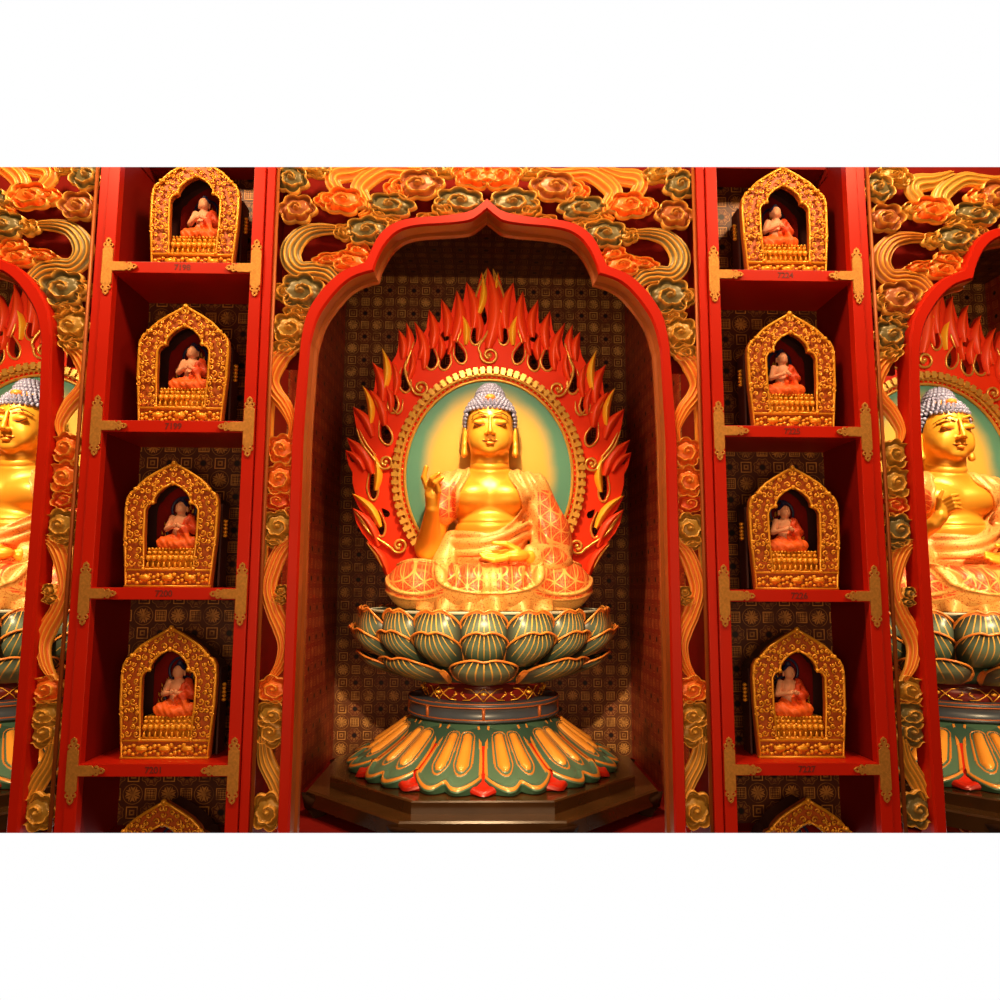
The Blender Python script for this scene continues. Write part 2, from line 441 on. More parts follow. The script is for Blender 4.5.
# ------------------------------------------------------------------ arch frame
def Z1(x, y): return at(270+x/4.545, 165+y/4.545, 0)
oA = [(982, 168), (950, 200), (915, 222), (850, 238), (760, 248), (690, 252), (620, 262), (565, 280), (520, 310), (488, 350), (465, 395), (450, 430), (432, 457)]
oB = [(432, 457), (390, 472), (340, 492), (295, 525), (250, 570), (215, 615), (185, 665), (165, 720), (150, 790), (143, 850)]
iA = [(984, 222), (945, 255), (910, 275), (850, 285), (760, 291), (700, 295), (640, 304), (595, 320), (555, 350), (525, 388), (503, 428), (487, 465), (478, 500)]
iB = [(478, 500), (430, 512), (385, 530), (343, 560), (302, 602), (268, 645), (237, 692), (215, 745), (198, 810), (189, 870)]
def half(a, b, xleg):
    P = [(p.x, p.z) for p in (Z1(*q) for q in a)]; P[0] = (0, P[0][1])
    Q = [(p.x, p.z) for p in (Z1(*q) for q in b)]
    A = [(v.x, v.y) for v in catmull([(p[0], p[1], 0) for p in P], 4)]
    B = [(v.x, v.y) for v in catmull([(p[0], p[1], 0) for p in Q]+[(-xleg, E+.62, 0), (-xleg, E+.5, 0)], 4)]
    return A+B[1:]+[(-xleg, E-1.05)]
OUT = half(oA, oB, .785); INN = half(iA, iB, .737)
def mirror(P): return [(-x, z) for x, z in P]
def arch_frame(x, label):
    r = empty('arch_frame', (x, 0, 0), label, 'arch', 'red ogee arch frames around the niches')
    def band(Pa, Pb, ya, yb, mat, name):
        mb = MB()
        for sx in (1, -1):
            vs = [(sx*p[0], ya, p[1]) for p in Pa]+[(sx*p[0], yb, p[1]) for p in Pb]; n = len(Pa)
            mb.add(vs, [(i, i+1, n+i+1, n+i) if sx < 0 else (i, n+i, n+i+1, i+1) for i in range(n-1)])
        return mb
    def lerp(t): return [(a[0]*(1-t)+b[0]*t, a[1]*(1-t)+b[1]*t) for a, b in zip(OUT, INN)]
    mb = MB()
    for a, b in (((0, .06), (0, -.028)), ((0, -.028), (.12, -.04)), ((.12, -.04), (.85, -.04)), ((.85, -.04), (1, -.03))):
        q = band(lerp(a[0]), lerp(b[0]), a[1], b[1], None, ''); mb.add(q.v, q.f)
    mb.build('face_band', RED, r, smooth=False)
    mb = MB()
    sh = [(p[0]*(1-.004)+(.0), p[1]) for p in INN]
    INN2 = lerp(1.22)
    for a, b in (((INN, -.03), (INN, .035)), ((INN, .035), (INN2, .045)), ((INN2, .045), (INN2, .075))):
        q = band(a[0], b[0], a[1], b[1], None, ''); mb.add(q.v, q.f)
    mb.build('inner_reveal', REVEAL, r, smooth=False)
    q = band(INN2, lerp(.3), .075, .08, None, ''); q.build('back_band', REDSHADE, r, smooth=False)
    return r
arch_frame(0, 'red ogee arch frame around the full middle niche with the central statue')
arch_frame(-PITCHX, 'red arch frame at the left edge of the photo, only its right side in view')
arch_frame(PITCHX, 'red arch frame at the right edge of the photo, only its left side in view')

# ------------------------------------------------------------------ carved cloud screens
GC = (1.0, .47, .06)
TINT = dict(O=(.80, .13, .012), T=(.075, .095, .05), M=(.30, .06, .02), G=(.36, .20, .03), R=(.70, .04, .01))
def lerp3(a, b, t): return tuple(a[i]*(1-t)+b[i]*t for i in range(3))
def cloud_mesh(tint, w, h, rot, lobes=6, turn=1, T=.046):
    cr, sr = math.cos(rot), math.sin(rot); tc = TINT[tint]
    def fn(u, v):
        th = 2*PI*u; r = v
        R = 1+(.10-.24*(1-abs(math.cos(lobes*th/2+.4))))*(.25+.75*min(1, r*1.1)**2)
        inner = .60
        hgt = .30+.25*math.cos(r*PI/2)
        # outer plate ridge, spiral ridge, knob
        def g(d, s): return math.exp(-(d/s)**2)
        ridge = g(r-.95, .045)
        sp = .46*(th/(2*PI)); d = min(abs(r-(.20+sp+.46*k)) for k in (-1, 0))
        rs = g(d, .045)*min(1, max(0, (r-.14)/.1))*(1-min(1, max(0, (r-.58)/.1)))
        knob = max(0, 1-(r/.16)**2)**.5 if r < .16 else 0
        z = hgt*.6+ridge*.32+rs*.42+knob*.55-.35*g(r-.78, .10)
        z += .12*(1-r)
        if r > .97: z = -.2
        k = min(1, ridge*.95+rs*.95+knob*.30)
        col = lerp3(tc, GC, min(1, .10+k))
        x, zz = w*r*R*math.cos(th)*turn, h*r*R*math.sin(th)
        return (x*cr-zz*sr, -z*T, x*sr+zz*cr), col
    mb = MB(); mb.grid(fn, 64, 24, closeu=True, flip=(turn < 0))
    return mb.mesh('cloud_scroll')
def ribbon_mesh(tint, pts, widths, ridges=3, T=.026, y0=0.0):
    P = catmull([(p[0], 0, p[1]) for p in pts], 10); n = len(P); tc = TINT[tint]
    W = [np.interp(i/(n-1), np.linspace(0, 1, len(widths)), widths) for i in range(n)]
    m_ = 8*ridges; mb = MB(); vs, cs, fs = [], [], []
    for i, p in enumerate(P):
        t = (P[min(i+1, n-1)]-P[max(i-1, 0)]).normalized(); nr = Vector((t.z, 0, -t.x))
        for j in range(m_+1):
            s = j/m_; rg = abs(math.cos(PI*s*ridges))**5
            hh = (math.sin(PI*min(max(s, .0), 1))**.5)*.65+.35*rg if 0 < j < m_ else -.3
            q = p+nr*(s-.5)*W[i]; vs.append((q.x, y0-hh*T, q.z)); cs.append(lerp3(tc, GC, min(1, .12+rg)))
    for i in range(n-1):
        for j in range(m_):
            a = i*(m_+1)+j; fs.append((a, a+1, a+m_+2, a+m_+1))
    mb.add(vs, fs, cs); return mb.mesh('ribbon_scroll')
def Z2(x, y): return at(245+x/2.174, 380+y/2.174, 0)
px = lambda v: v/4.545*.00406
clouds = [  # (mapper, x, y, halfw, halfh, rot, tint, lobes, turn, ylayer)
 (1, 95, 62, 75, 62, .2, 'T', 6, 1, 0), (1, 185, 0, 85, 45, .2, 'G', 6, -1, .012), (1, 122, 200, 82, 62, -.1, 'M', 6, 1, 0),
 (1, 335, 165, 95, 58, .05, 'O', 6, 1, -.006), (1, 262, 158, 60, 34, .1, 'O', 5, -1, .01), (1, 545, 182, 108, 52, .05, 'T', 6, -1, 0), (1, 500, 225, 85, 30, .1, 'G', 5, 1, .014),
 (1, 672, 88, 112, 66, -.15, 'M', 6, 1, 0), (1, 575, 105, 58, 45, .3, 'O', 5, -1, .012), (1, 865, 165, 112, 60, .1, 'T', 7, 1, 0), (1, 800, 195, 60, 40, .2, 'G', 5, -1, .012),
 (1, 925, 45, 95, 58, .1, 'O', 6, 1, 0), (1, 442, 298, 100, 60, -.05, 'T', 7, -1, -.004), (1, 335, 300, 45, 34, .1, 'G', 5, 1, .008), (1, 560, 265, 45, 30, .5, 'G', 5, 1, .012),
 (1, 365, 440, 88, 46, .1, 'O', 6, 1, 0), (1, 270, 425, 75, 30, -.1, 'O', 6, 1, .010), (1, 400, 385, 60, 35, .1, 'O', 5, 1, .014), (1, 145, 575, 100, 76, .08, 'T', 7, -1, -.004), (1, 60, 575, 45, 40, .1, 'G', 5, 1, .008),
 (1, 92, 742, 82, 66, .1, 'G', 7, -1, 0), (1, 70, 828, 62, 38, -.2, 'G', 5, 1, .006), (1, 720, 240, 60, 26, .05, 'G', 5, 1, .010), (1, 770, 12, 80, 40, .0, 'G', 6, -1, .012),
 (1, 130, 665, 70, 36, .3, 'G', 5, 1, .014), (1, 500, 330, 45, 35, .4, 'G', 5, 1, .014),
 (2, 80, 150, 31, 29, .2, 'O', 7, 1, 0), (2, 75, 214, 34, 31, -.2, 'O', 7, -1, .002), (2, 70, 262, 28, 20, .2, 'R', 6, 1, .012), (2, 72, 318, 35, 31, .1, 'G', 7, -1, 0), (2, 66, 350, 26, 14, .1, 'G', 5, -1, .010),
 (2, 80, 458, 13, 12, .1, 'G', 5, 1, 0), (2, 74, 478, 16, 9, .1, 'G', 5, 1, .004), (2, 62, 672, 32, 25, .2, 'O', 6, 1, 0), (2, 60, 728, 36, 25, .1, 'G', 7, -1, .002), (2, 56, 765, 34, 28, .3, 'G', 6, 1, .004), (2, 50, 938, 34, 34, .1, 'G', 7, -1, 0),
]
ribbons = [  # (mapper, pts, widths(zoom units), tint, ridges, y)
 (1, [(330, 285), (230, 280), (150, 300), (95, 360), (90, 420), (130, 465), (200, 465), (262, 480), (300, 530), (250, 560)], [30, 55, 80, 100, 100, 85, 80, 85, 60, 20], 'T', 4, .006),
 (1, [(800, -20), (690, 15), (600, 15), (520, 10), (440, 50), (400, 100), (425, 150), (440, 200), (400, 225)], [20, 45, 60, 75, 95, 90, 75, 60, 20], 'O', 3, .006),
 (1, [(470, -15), (380, 15), (300, 25), (280, 60), (310, 110), (330, 140)], [40, 80, 100, 80, 55, 25], 'O', 3, .012),
 (1, [(420, 250), (520, 265), (590, 262)], [20, 40, 20], 'G', 2, .014),
 (2, [(100, -70), (70, -45), (52, -5), (62, 25), (85, 55), (102, 95), (95, 125)], [20, 44, 40, 36, 32, 22, 8], 'O', 4, .0),
 (2, [(60, 0), (52, 60), (50, 130)], [10, 14, 10], 'O', 1, .014),
 (2, [(108, 345), (80, 365), (58, 410), (48, 455), (62, 505), (80, 545), (86, 580), (74, 620), (50, 655)], [14, 34, 36, 34, 36, 40, 34, 24, 10], 'O', 4, .0),
 (2, [(42, 340), (38, 420), (38, 470)], [6, 10, 8], 'G', 1, .014),
 (2, [(35, 775), (42, 830), (66, 880), (82, 925), (90, 960)], [20, 36, 38, 30, 10], 'G', 4, .006),
]
def screen_meshes(tshift):
    order = {'O': 'O', 'T': 'T', 'M': 'M', 'G': 'G', 'R': 'R'}
    if tshift: order = {'O': 'G', 'T': 'M', 'M': 'O', 'G': 'T', 'R': 'R'}
    out = []
    for (mp, x, y, w, h, rot, t, lo, turn, yl) in clouds:
        q = (Z1 if mp == 1 else Z2)(x, y); k = px(1) if mp == 1 else .00406/2.174
        if tshift == 1 and mp == 1 and (x+y) % 3 != 0: tt = t
        else: tt = order[t]
        out.append(('cloud_scroll', cloud_mesh(tt, w*k*1.1, h*k*1.12, -rot, lo, turn), (q.x, .012+yl, q.z)))
    for (mp, pts, ws, t, rg, yl) in ribbons:
        f = Z1 if mp == 1 else Z2; k = px(1) if mp == 1 else .00406/2.174
        P = [f(*p) for p in pts]
        out.append(('ribbon_scroll', ribbon_mesh(order[t] if tshift and mp == 1 else t, [(p.x, p.z) for p in P], [v*k for v in ws], rg), (0, .02+yl, 0)))
    return out
SM = [screen_meshes(0), screen_meshes(1)]
# backing board of the spandrel, a half arch cut-out
def backing():
    O = [(x*.985, z+.015) for x, z in OUT if z > E+.93]
    zl = E+.93
    return [(0, E+2.0)]+O+[(O[-1][0], zl), (-.89, zl), (-.89, E+2.0)]
def screen(x, side, label, var):
    r = empty('carved_screen', (x, 0, 0), label, 'carving', 'openwork cloud carvings beside the arches')
    r.scale.x = -side
    for name, me, loc in SM[var]:
        link(name, me, CARVE, r, loc)
    plate('backing_board', [backing()], .10, .12, DARKRED, r)
    MB().tube([(-.889, -.012, E-1.05), (-.889, -.012, E+1.95)], .008, 8).build('edge_moulding', REVEAL, r)
    return r
# side: -1 = piece left of its arch as traced, +1 = mirrored to the right of its arch
screen(0, -1, 'gilt openwork cloud carving left of the middle arch', 0)
screen(0, 1, 'gilt openwork cloud carving right of the middle arch', 0)
screen(-PITCHX, 1, 'cloud carving at the far left, between the left arch and the left shelf column', 0)
screen(PITCHX, -1, 'cloud carving at the far right, between the right shelf column and the right arch', 1)

# ------------------------------------------------------------------ shelf columns
Z0, ZS = E+1.339, .671
def tbracket():
    pr = [(.0215, .02), (.0215, .074), (.014, .080), (.020, .086), (.022, .092), (.019, .098), (.011, .101), (.013, .108), (.010, .117), (.004, .122), (0, .125)]
    up = [(w, t) for w, t in pr]; L = []
    L += [(-w, t) for w, t in pr]; L += [(w, t) for w, t in pr[::-1]][1:]
    ar = [(.0215, .0205)]+[(t*1.0, w*.9) for w, t in pr[2:]]
    L += [(t, w*.9) for w, t in pr]+[(t, -w*.9) for w, t in pr[::-1]][1:]
    L += [(w, -t) for w, t in pr]+[(-w, -t) for w, t in pr[::-1]][1:]
    holes = []
    def circ(x, z, r): return [(x+r*math.cos(a*PI/4), z+r*math.sin(a*PI/4)) for a in range(8)]
    for dx, dz in ((0, 1), (0, -1), (1, 0)):
        for q in ((-.011, .091), (.011, .091), (0, .110)):
            x, z = (q[0], q[1]*dz) if dz else (q[1], q[0]*.9)
            holes.append(circ(x, z, .0042))
    L = [p for i, p in enumerate(L) if i == 0 or p != L[i-1]]
    return [L]+holes
BK = plate('corner_bracket', tbracket(), -.046, -.040, BRASS, None, bevel=.001)
BKM = BK.data; bpy.data.objects.remove(BK)
def textmesh(s, size):
    cu = bpy.data.curves.new('t', 'FONT'); cu.body = s; cu.size = size; cu.extrude = .0006; cu.align_x = 'CENTER'; cu.align_y = 'CENTER'; cu.offset = .0006
    o = bpy.data.objects.new('t', cu); C.objects.link(o); dg = bpy.context.evaluated_depsgraph_get()
    me = bpy.data.meshes.new_from_object(o.evaluated_get(dg)); bpy.data.objects.remove(o)
    me.transform(Matrix(((1, 0, 0, 0), (0, 0, -1, 0), (0, 1, 0, 0), (0, 0, 0, 1)))); me.materials.clear(); return me
def column(x, nums, label):
    r = empty('display_shelf', (x, 0, E-1.1), label, 'shelf', 'red shelf columns holding miniature shrines')
    oz = -(E-1.1); zb, zt = 0, 3.15
    H = .365; D = .30
    def b(name, a, c, mat, bev=.002): return MB().box((a[0], a[1], a[2]), (c[0], c[1], c[2])).build(name, mat, r, smooth=False, bevel=bev)
    for s in (-1, 1):
        xs = sorted((s*H, s*(H-.034)))
        b('outer_strip', (xs[0], -.030, zb), (xs[1], .0, zt), RED)
        xs = sorted((s*(H-.038), s*(H-.085)))
        b('stile', (xs[0], -.040, zb), (xs[1], .0, zt), RED)
        xs = sorted((s*H, s*(H-.082)))
        b('side_panel', (xs[0], .0, zb), (xs[1], D, zt), REDSHADE, 0)
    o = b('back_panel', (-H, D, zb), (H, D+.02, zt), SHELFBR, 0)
    b('top_light_baffle', (-H+.083, .14, E+1.90+oz), (H-.083, D, E+1.92+oz), REDSHADE, 0)  # added baffle, keeps lamp light off the top of the back panel
    b('bottom_light_baffle', (-H+.083, .19, E-1.02+oz), (H-.083, D, E-1.0+oz), REDSHADE, 0)  # added baffle, stops world light leaking in from below
    for i, n in enumerate(nums):
        z = Z0-i*ZS+oz
        sb = b('shelf_board', (-H+.083, -.036, z-.048), (H-.083, D, z), RED)
        o = link('number', textmesh(n, .034), INK, sb, (0, -.0368, z-.024))
        for s in (-1, 1):
            k = link('corner_bracket', BKM, BRASS, r, (s*(H-.060), 0, z-.024)); k.scale.x = -s
    return r
XC = 1.262
column(-XC, ('7198', '7199', '7200', '7201'), 'red shelf column left of the middle arch, boards numbered 7198 to 7201')
column(XC, ('7224', '7225', '7226', '7227'), 'red shelf column right of the middle arch, boards numbered 7224 to 7227')
# ------------------------------------------------------------------ flame mandorla
PAINT = attrmat('glossy_painted_wood', .3, .12, .5)
MX, MY = .022, 1.2
def mz(p): q = at(p[0], p[1], MY); return (q.x-MX, q.z-E)
sil = [(487.2, 272), (484, 284), (481.6, 276), (474, 292), (470, 296), (466.4, 286), (462, 299), (459, 303), (456.8, 294), (450, 308), (446, 310), (441.6, 302.6), (439, 312), (438, 318),
       (434, 318), (429.6, 313), (424, 324), (420, 332), (415, 325), (414, 334), (412, 343), (407, 326), (405, 334), (403, 340), (399.5, 333), (395, 342), (393, 351), (388, 360), (383, 350.6), (381, 360), (380, 368),
       (373.6, 365), (371, 374), (370, 386), (368, 392), (364, 388), (362, 398), (365, 412), (370, 428), (373, 436), (364, 427), (354.4, 409), (357.6, 428), (361, 442), (366, 452), (357, 446), (348.4, 439.6), (354, 455), (362, 466),
       (353, 463), (347, 452), (350, 466), (354, 474), (354, 484), (357, 496), (353.6, 494.6), (360, 508), (366, 515), (358, 513), (354.3, 509), (357.6, 523), (363, 533), (371, 543), (368.6, 542), (375, 555), (382, 566), (388, 575), (400, 600), (430, 606)]
tongues = [((481.6, 276), (476, 322), 8, 1), ((466.4, 286), (474, 332), 13, 0), ((456.8, 294), (454, 345), 14, 0), ((441.6, 302.6), (447, 340), 11, 0), ((429.6, 313), (433, 352), 12, 0), ((415, 325), (425, 372), 11, 0),
           ((407, 326), (408, 360), 10, 0), ((399.5, 333), (404, 362), 11, 0), ((383, 350.6), (385, 394), 9, 1), ((373.6, 365), (384, 404), 12, 0), ((364, 388), (372, 427), 8, 1), ((371, 392), (386, 428), 11, 0), ((354.4, 409), (374, 439), 11, 0),
           ((348.4, 439.6), (374, 476), 13, 0), ((347, 452), (366, 472), 9, 0), ((353.6, 494.6), (382, 528), 9, 1), ((354.3, 509), (380, 547), 11, 0), ((368.6, 542), (390, 578), 9, 0),
           ((460, 315), (466, 348), 8, 1), ((438, 335), (441, 362), 9, 0), ((412, 350), (409, 384), 8, 0), ((394, 365), (396, 398), 9, 0), ((474, 308), (478, 345), 9, 0), ((450, 335), (449, 358), 7, 0), ((375, 455), (377, 492), 9, 1), ((422, 340), (420, 362), 8, 0), ((385, 385), (392, 415), 8, 0)]
holes = [((475, 339), 4, 8, .1, 1), ((484, 320), 3.2, 9, 0, 0), ((446.4, 338), 5, 7, -.5, 0), ((432, 362), 5.5, 9.5, 0, 1), ((445.6, 363), 5, 9, -.15, 1), ((460, 356), 5, 10, .3, 1), ((405.6, 384), 5, 10, .15, 1), ((394.4, 406), 4, 8, 0, 1), ((382.4, 396), 4.5, 8, .1, 0),
         ((404, 354.6), 2.6, 3.5, 0, 0), ((421.6, 354.6), 3.2, 4.5, 0, 0), ((390.7, 375), 2.4, 4.5, 0, 0), ((431, 338), 2, 5, .1, 0), ((386.6, 436), 5, 10, .35, 1), ((374, 488), 4.2, 12, .1, 1), ((381.5, 526), 3.6, 10, .15, 1), ((387, 514), 3.5, 4.5, .7, 0), ((373.5, 432), 2, 4, .4, 0)]
PXM = .00403*(DIST+MY)/DIST
def tear(c, w, h, rot, n=18):
    cx_, cz = mz(c); out = []
    for i in range(n):
        a = 2*PI*i/n; s = math.sin(a)
        x = w*PXM*math.cos(a)*(1-.72*max(0, s)**1.2); z = h*PXM*(s if s < 0 else s*1.5)
        out.append((cx_+x*math.cos(rot)-z*math.sin(rot), cz+x*math.sin(rot)+z*math.cos(rot)))
    return out
def leaf(mb, tip, root, w, gold, y=-.05, sx=1):
    a, b = Vector((*mz(root), 0)), Vector((*mz(tip), 0)); a = Vector((sx*a.x, a.y, 0)); b = Vector((sx*b.x, b.y, 0))
    d = b-a; nr = Vector((d.y, -d.x, 0)).normalized(); w = w*PXM; sgn = sx if gold != 2 else -sx
    c0 = (1.0, .50, .02) if gold else (.95, .07, .008); c1 = (1.0, .33, .01) if gold else (.70, .02, .003)
    def fn(u, v):
        s = u*2-1; prof = (math.sin(PI*min(1, .10+.9*v)))**.8*(1-.35*v) if v < 1 else 0
        cen = a+d*v+nr*(math.sin(v*2.6*1.2)*.10*d.length*sgn)
        p = cen+nr*(s*w*.55*prof)
        hh = (1-abs(s)**1.4)*(.4+.6*prof); rid = abs(s) < .2
        yy = y-.030*hh-.006*v
        return (p.x, yy, p.y), lerp3(c0, c1, abs(s)**1.5)
    mb.grid(fn, 8, 12)
def curl(mb, c, r, tail, sx=1, turn=1):
    cx_, cz = mz(c); pts = []; r *= PXM
    tl = [mz(t) for t in tail]
    a0 = math.atan2(tl[-1][1]-cz, tl[-1][0]-cx_) if tl else PI/2
    for i in range(26):
        t = i/25; a = a0-turn*(.5+t*2*PI*1.25); rr = r*(1-.62*t); pts.append((cx_+rr*math.cos(a), cz+rr*math.sin(a)))
    T = [(v.x, v.y) for v in catmull([(p[0], p[1], 0) for p in tl+[pts[0]]], 6)][:-1] if tl else []
    P = T+pts; n = len(P); rs = [.0075*min(1, .25+i/8) for i in range(n)]
    mb.tube([(sx*p[0], -.055-.010*min(1, i/10), p[1]) for i, p in enumerate(P)], rs, 7)
    mb.ball((sx*cx_, -.058, cz), (r*.30, .016, r*.30), 10)
def mandorla(x, label):
    r = empty('flame_mandorla', (x+MX, MY, E), label, 'halo', 'flaming halos behind the statues')
    tp = {t[0] for t in tongues} | {(487.2, 272)}
    S = [mz(p if (p in tp or p[1] > 425) else (488+(p[0]-488)*.952, 470+(p[1]-470)*(.952))) for p in sil]; loop = S+[(-a, b) for a, b in S[::-1]][:-1]
    hl = []
    for h in holes:
        t = tear(*h[:4]); hl += [t, [(-a, b) for a, b in t]]
    cdt_plate('flame_panel', loop, hl, -.05, -.0, FLAMEP, r)
    mb = MB()
    for sx in (1, -1):
        for t in tongues: leaf(mb, *t, sx=sx)
    leaf(mb, (487.2, 272), (488, 352), 17, 0, y=-.058); mb.build('flame_tongues', FLAME, r)
    mb = MB()
    for sx in (1, -1):
        for h in holes:
            if h[4]:
                t = tear(h[0], h[1]+1.6, h[2]+1.8, h[3]); n = len(t)
                seg = [t[i % n] for i in range(6, n+4)]
                mb.tube([(sx*p[0], -.053, p[1]) for p in seg], [.0022+.0048*math.sin(PI*i/(len(seg)-1)) for i in range(len(seg))], 6)
        for P in ([(487, 273), (482, 284), (476, 300), (474, 318)], [(487, 274), (484, 292), (482, 310)], [(459, 322), (461, 333), (457, 346)], [(361, 432), (368, 446), (378, 458)], [(415, 345), (410, 360), (406, 372)], [(392, 407), (398, 416), (403, 412), (404, 402)], [(376, 402), (382, 412), (388, 413)], [(356, 512), (366, 524), (371, 533)], [(368, 543), (378, 556), (384, 568)]):
            Q = catmull([(sx*mz(p)[0], -.062, mz(p)[1]) for p in P], 5)
            mb.tube(Q, [.002+.005*math.sin(PI*i/(len(Q)-1)) for i in range(len(Q))], 6)
        curl(mb, (421.6, 390.6), 8.5, [(413, 352), (406, 370), (410, 386)], sx, -1); curl(mb, (387, 464), 8, [(358, 430), (364, 446), (374, 459)], sx, -1)
        curl(mb, (400.5, 546), 8, [(355, 510), (370, 532), (386, 544)], sx, -1)
    curl(mb, (489.5, 358.6), 9.5, [(493, 318), (488, 335), (479, 350)], 1, -1)
    mb.build('gilt_scrolls', GOLDB, r)
    ec, ea, eb = (0, .632), .541, .622
    def ring(ra, y, rad, n=96, mb=None): return mb.tube([((ea-ra)*math.cos(2*PI*i/n), y, ec[1]+(eb-ra)*math.sin(2*PI*i/n)) for i in range(n+1)], rad, 8, cap=False)
    mb = MB(); ring(.010, -.065, .012, mb=mb); ring(.036, -.060, .010, mb=mb); ring(.066, -.056, .009, mb=mb)
    for i in range(110):
        a = 2*PI*i/110; mb.ball(((ea-.051)*math.cos(a), -.062, ec[1]+(eb-.051)*math.sin(a)), .0062, 6)
    mb.build('gilt_rim', GOLDB, r); mb = MB()
    for i in range(84):
        a = 2*PI*i/84; c, s = math.cos(a), math.sin(a); t = Vector((-ea*s, 0, eb*c)).normalized(); nrm = Vector((t.z, 0, -t.x))
        p = Vector(((ea-.014)*c, -.074, ec[1]+(eb-.014)*s)); vs = []
        for yy in (0.02, -.008):
            for q in ((-.0125, -.020), (.0125, -.020), (.0125, .020), (-.0125, .020)): vs.append(p+t*q[0]+nrm*q[1]+Vector((0, yy, 0)))
        mb.add(vs, [(0, 1, 2, 3), (7, 6, 5, 4), (0, 4, 5, 1), (1, 5, 6, 2), (2, 6, 7, 3), (3, 7, 4, 0)])
    mb.build('fluted_edge', GOLDB, r, smooth=False)
    o = MB(); vs = [(0, 0, 0)]+[((ea-.07)*math.cos(2*PI*i/72), 0, (eb-.07)*math.sin(2*PI*i/72)) for i in range(72)]
    o.add(vs, [(0, 1+(i+1) % 72, 1+i) for i in range(72)]); o.build('halo_disc', HALO, r, (0, -.052, ec[1]), smooth=False)
    return r
FLAMEP = plain('flame_red_paint', (.88, .035, .004), .55, spec=.15, var=.1, scale=4)
m0 = mandorla(0, 'red flame mandorla with teal and yellow oval behind the central statue')
for bx, lb in ((-PITCHX, 'red flame mandorla behind the statue at the left edge'), (PITCHX, 'red flame mandorla behind the statue at the right edge')):
    c = copy_tree(m0); c.location.x = bx+MX; c['label'] = lb

# ------------------------------------------------------------------ lotus throne
YC = 1.04
def petal_mesh(w, Rb, zb, Rt, zt, bulge, lip, notch=.07, n=20, nv=16):
    H = zt-zb; pts = {}
    def fn(u, v):
        s = u*2-1; prof = (math.sin(PI*(.20+.47*v**.9)))**.6
        top = .50+.50*math.sqrt(max(0, 1-.985*s*s))-.9*notch*math.exp(-(s/.16)**2)
        vv = v*top
        r = Rb+(Rt-Rb)*vv**.75+bulge*(1-s**4)*math.sin(PI*min(1, vv*.95))
        if v > .86: r += lip*((v-.86)/.14)**1.5
        x = w*s*prof; ph = x/max(Rt, .2); r -= .035*s*s
        edge = min((1-abs(s))*.8, 1-v)
        z = zb+H*vv-(.4*lip*((v-.93)/.07) if v > .93 else 0)
        return (r*math.sin(ph), -r*math.cos(ph), z), (u, v, min(1, edge))
    mb = MB(); mb.grid(fn, n, nv)
    ed = [fn(0, j/12)[0] for j in range(3, 12)]+[fn(i/24, 1)[0] for i in range(25)]+[fn(1, 1-j/12)[0] for j in range(1, 10)]
    mb.tube(ed, [.002]+[.0052]*(len(ed)-2)+[.002], 6, col=(.5, .9, 0.0))
    return mb.mesh('petal')
ZT = .903
PM = [petal_mesh(.136, .59, -.33+ZT, .645, -.088+ZT, .06, .016), petal_mesh(.140, .50, -.37+ZT, .690, -.185+ZT, .065, .02), petal_mesh(.205, .38, -.47+ZT, .635, -.312+ZT, .085, .02, .08)]
def skirt_mesh(kind):
    w = .158 if kind == 'green' else .10
    def fn(u, v):
        s = u*2-1
        if kind == 'green':
            low = 1-.16*abs(s)**4-.07*math.exp(-(s/.16)**2)+.03*math.exp(-((abs(s)-.45)/.25)**2); prof = .42+.58*v**.9
        else: low = 1.03-.18*abs(s)**1.5+.02*math.exp(-(s/.2)**2); prof = .40+.90*v**1.6
        vv = v*low; r = .345+.335*vv**1.35; z = .262-.255*vv**.85
        lift = .018*(1-s*s)*math.sin(PI*v)+(.018 if kind == 'green' else 0)
        if v > .9: lift += .012*(1-((v-.95)/.05)**2) ; 
        col = (.07, .15, .095) if kind == 'green' else (.62, .02, .006)
        if kind == 'green':
            sx = (abs(s)-.39)*w*prof; vv2 = min(max(v, .26), .66); d = math.hypot(sx, (v-vv2)*.36)/(.55+.6*v)
            col = lerp3((.05, .11, .07), (.09, .17, .11), v)
            if d < .029: lift += .018*(1-(d/.029)**2)**.5; col = (.80, .30, .035)
            elif .040 < d < .047: lift += .004; col = (.62, .20, .025)
            if ((1-abs(s))*prof*w < .010 and v > .10) or (1-v) < .06: col = (.66, .23, .03); lift += .005
            if 1-v < .02: col = (.07, .15, .09)
        elif (1-v) < .03: col = (.35, .012, .004)
        lift += 0 if kind == 'green' else .004
        r += lift*.75; z += lift*.66; ph = w*s*prof/max(r, .3)
        return (r*math.sin(ph), -r*math.cos(ph), max(z, .004)), col
    mb = MB(); mb.grid(fn, 90 if kind == 'green' else 14, 100 if kind == 'green' else 40, flip=True)
    # turned-under edge
    e = [fn(i/24, 1)[0] for i in range(25)]
    vs = e+[(p[0]*.985, p[1]*.985, max(0.002, p[2]-.03)) for p in e]
    mb.add(vs, [(i, i+1, 26+i, 25+i) for i in range(24)], (.04, .10, .06) if kind == 'green' else (.4, .012, .004))
    return mb.mesh('skirt_petal')
SKM = [skirt_mesh('green'), skirt_mesh('red')]
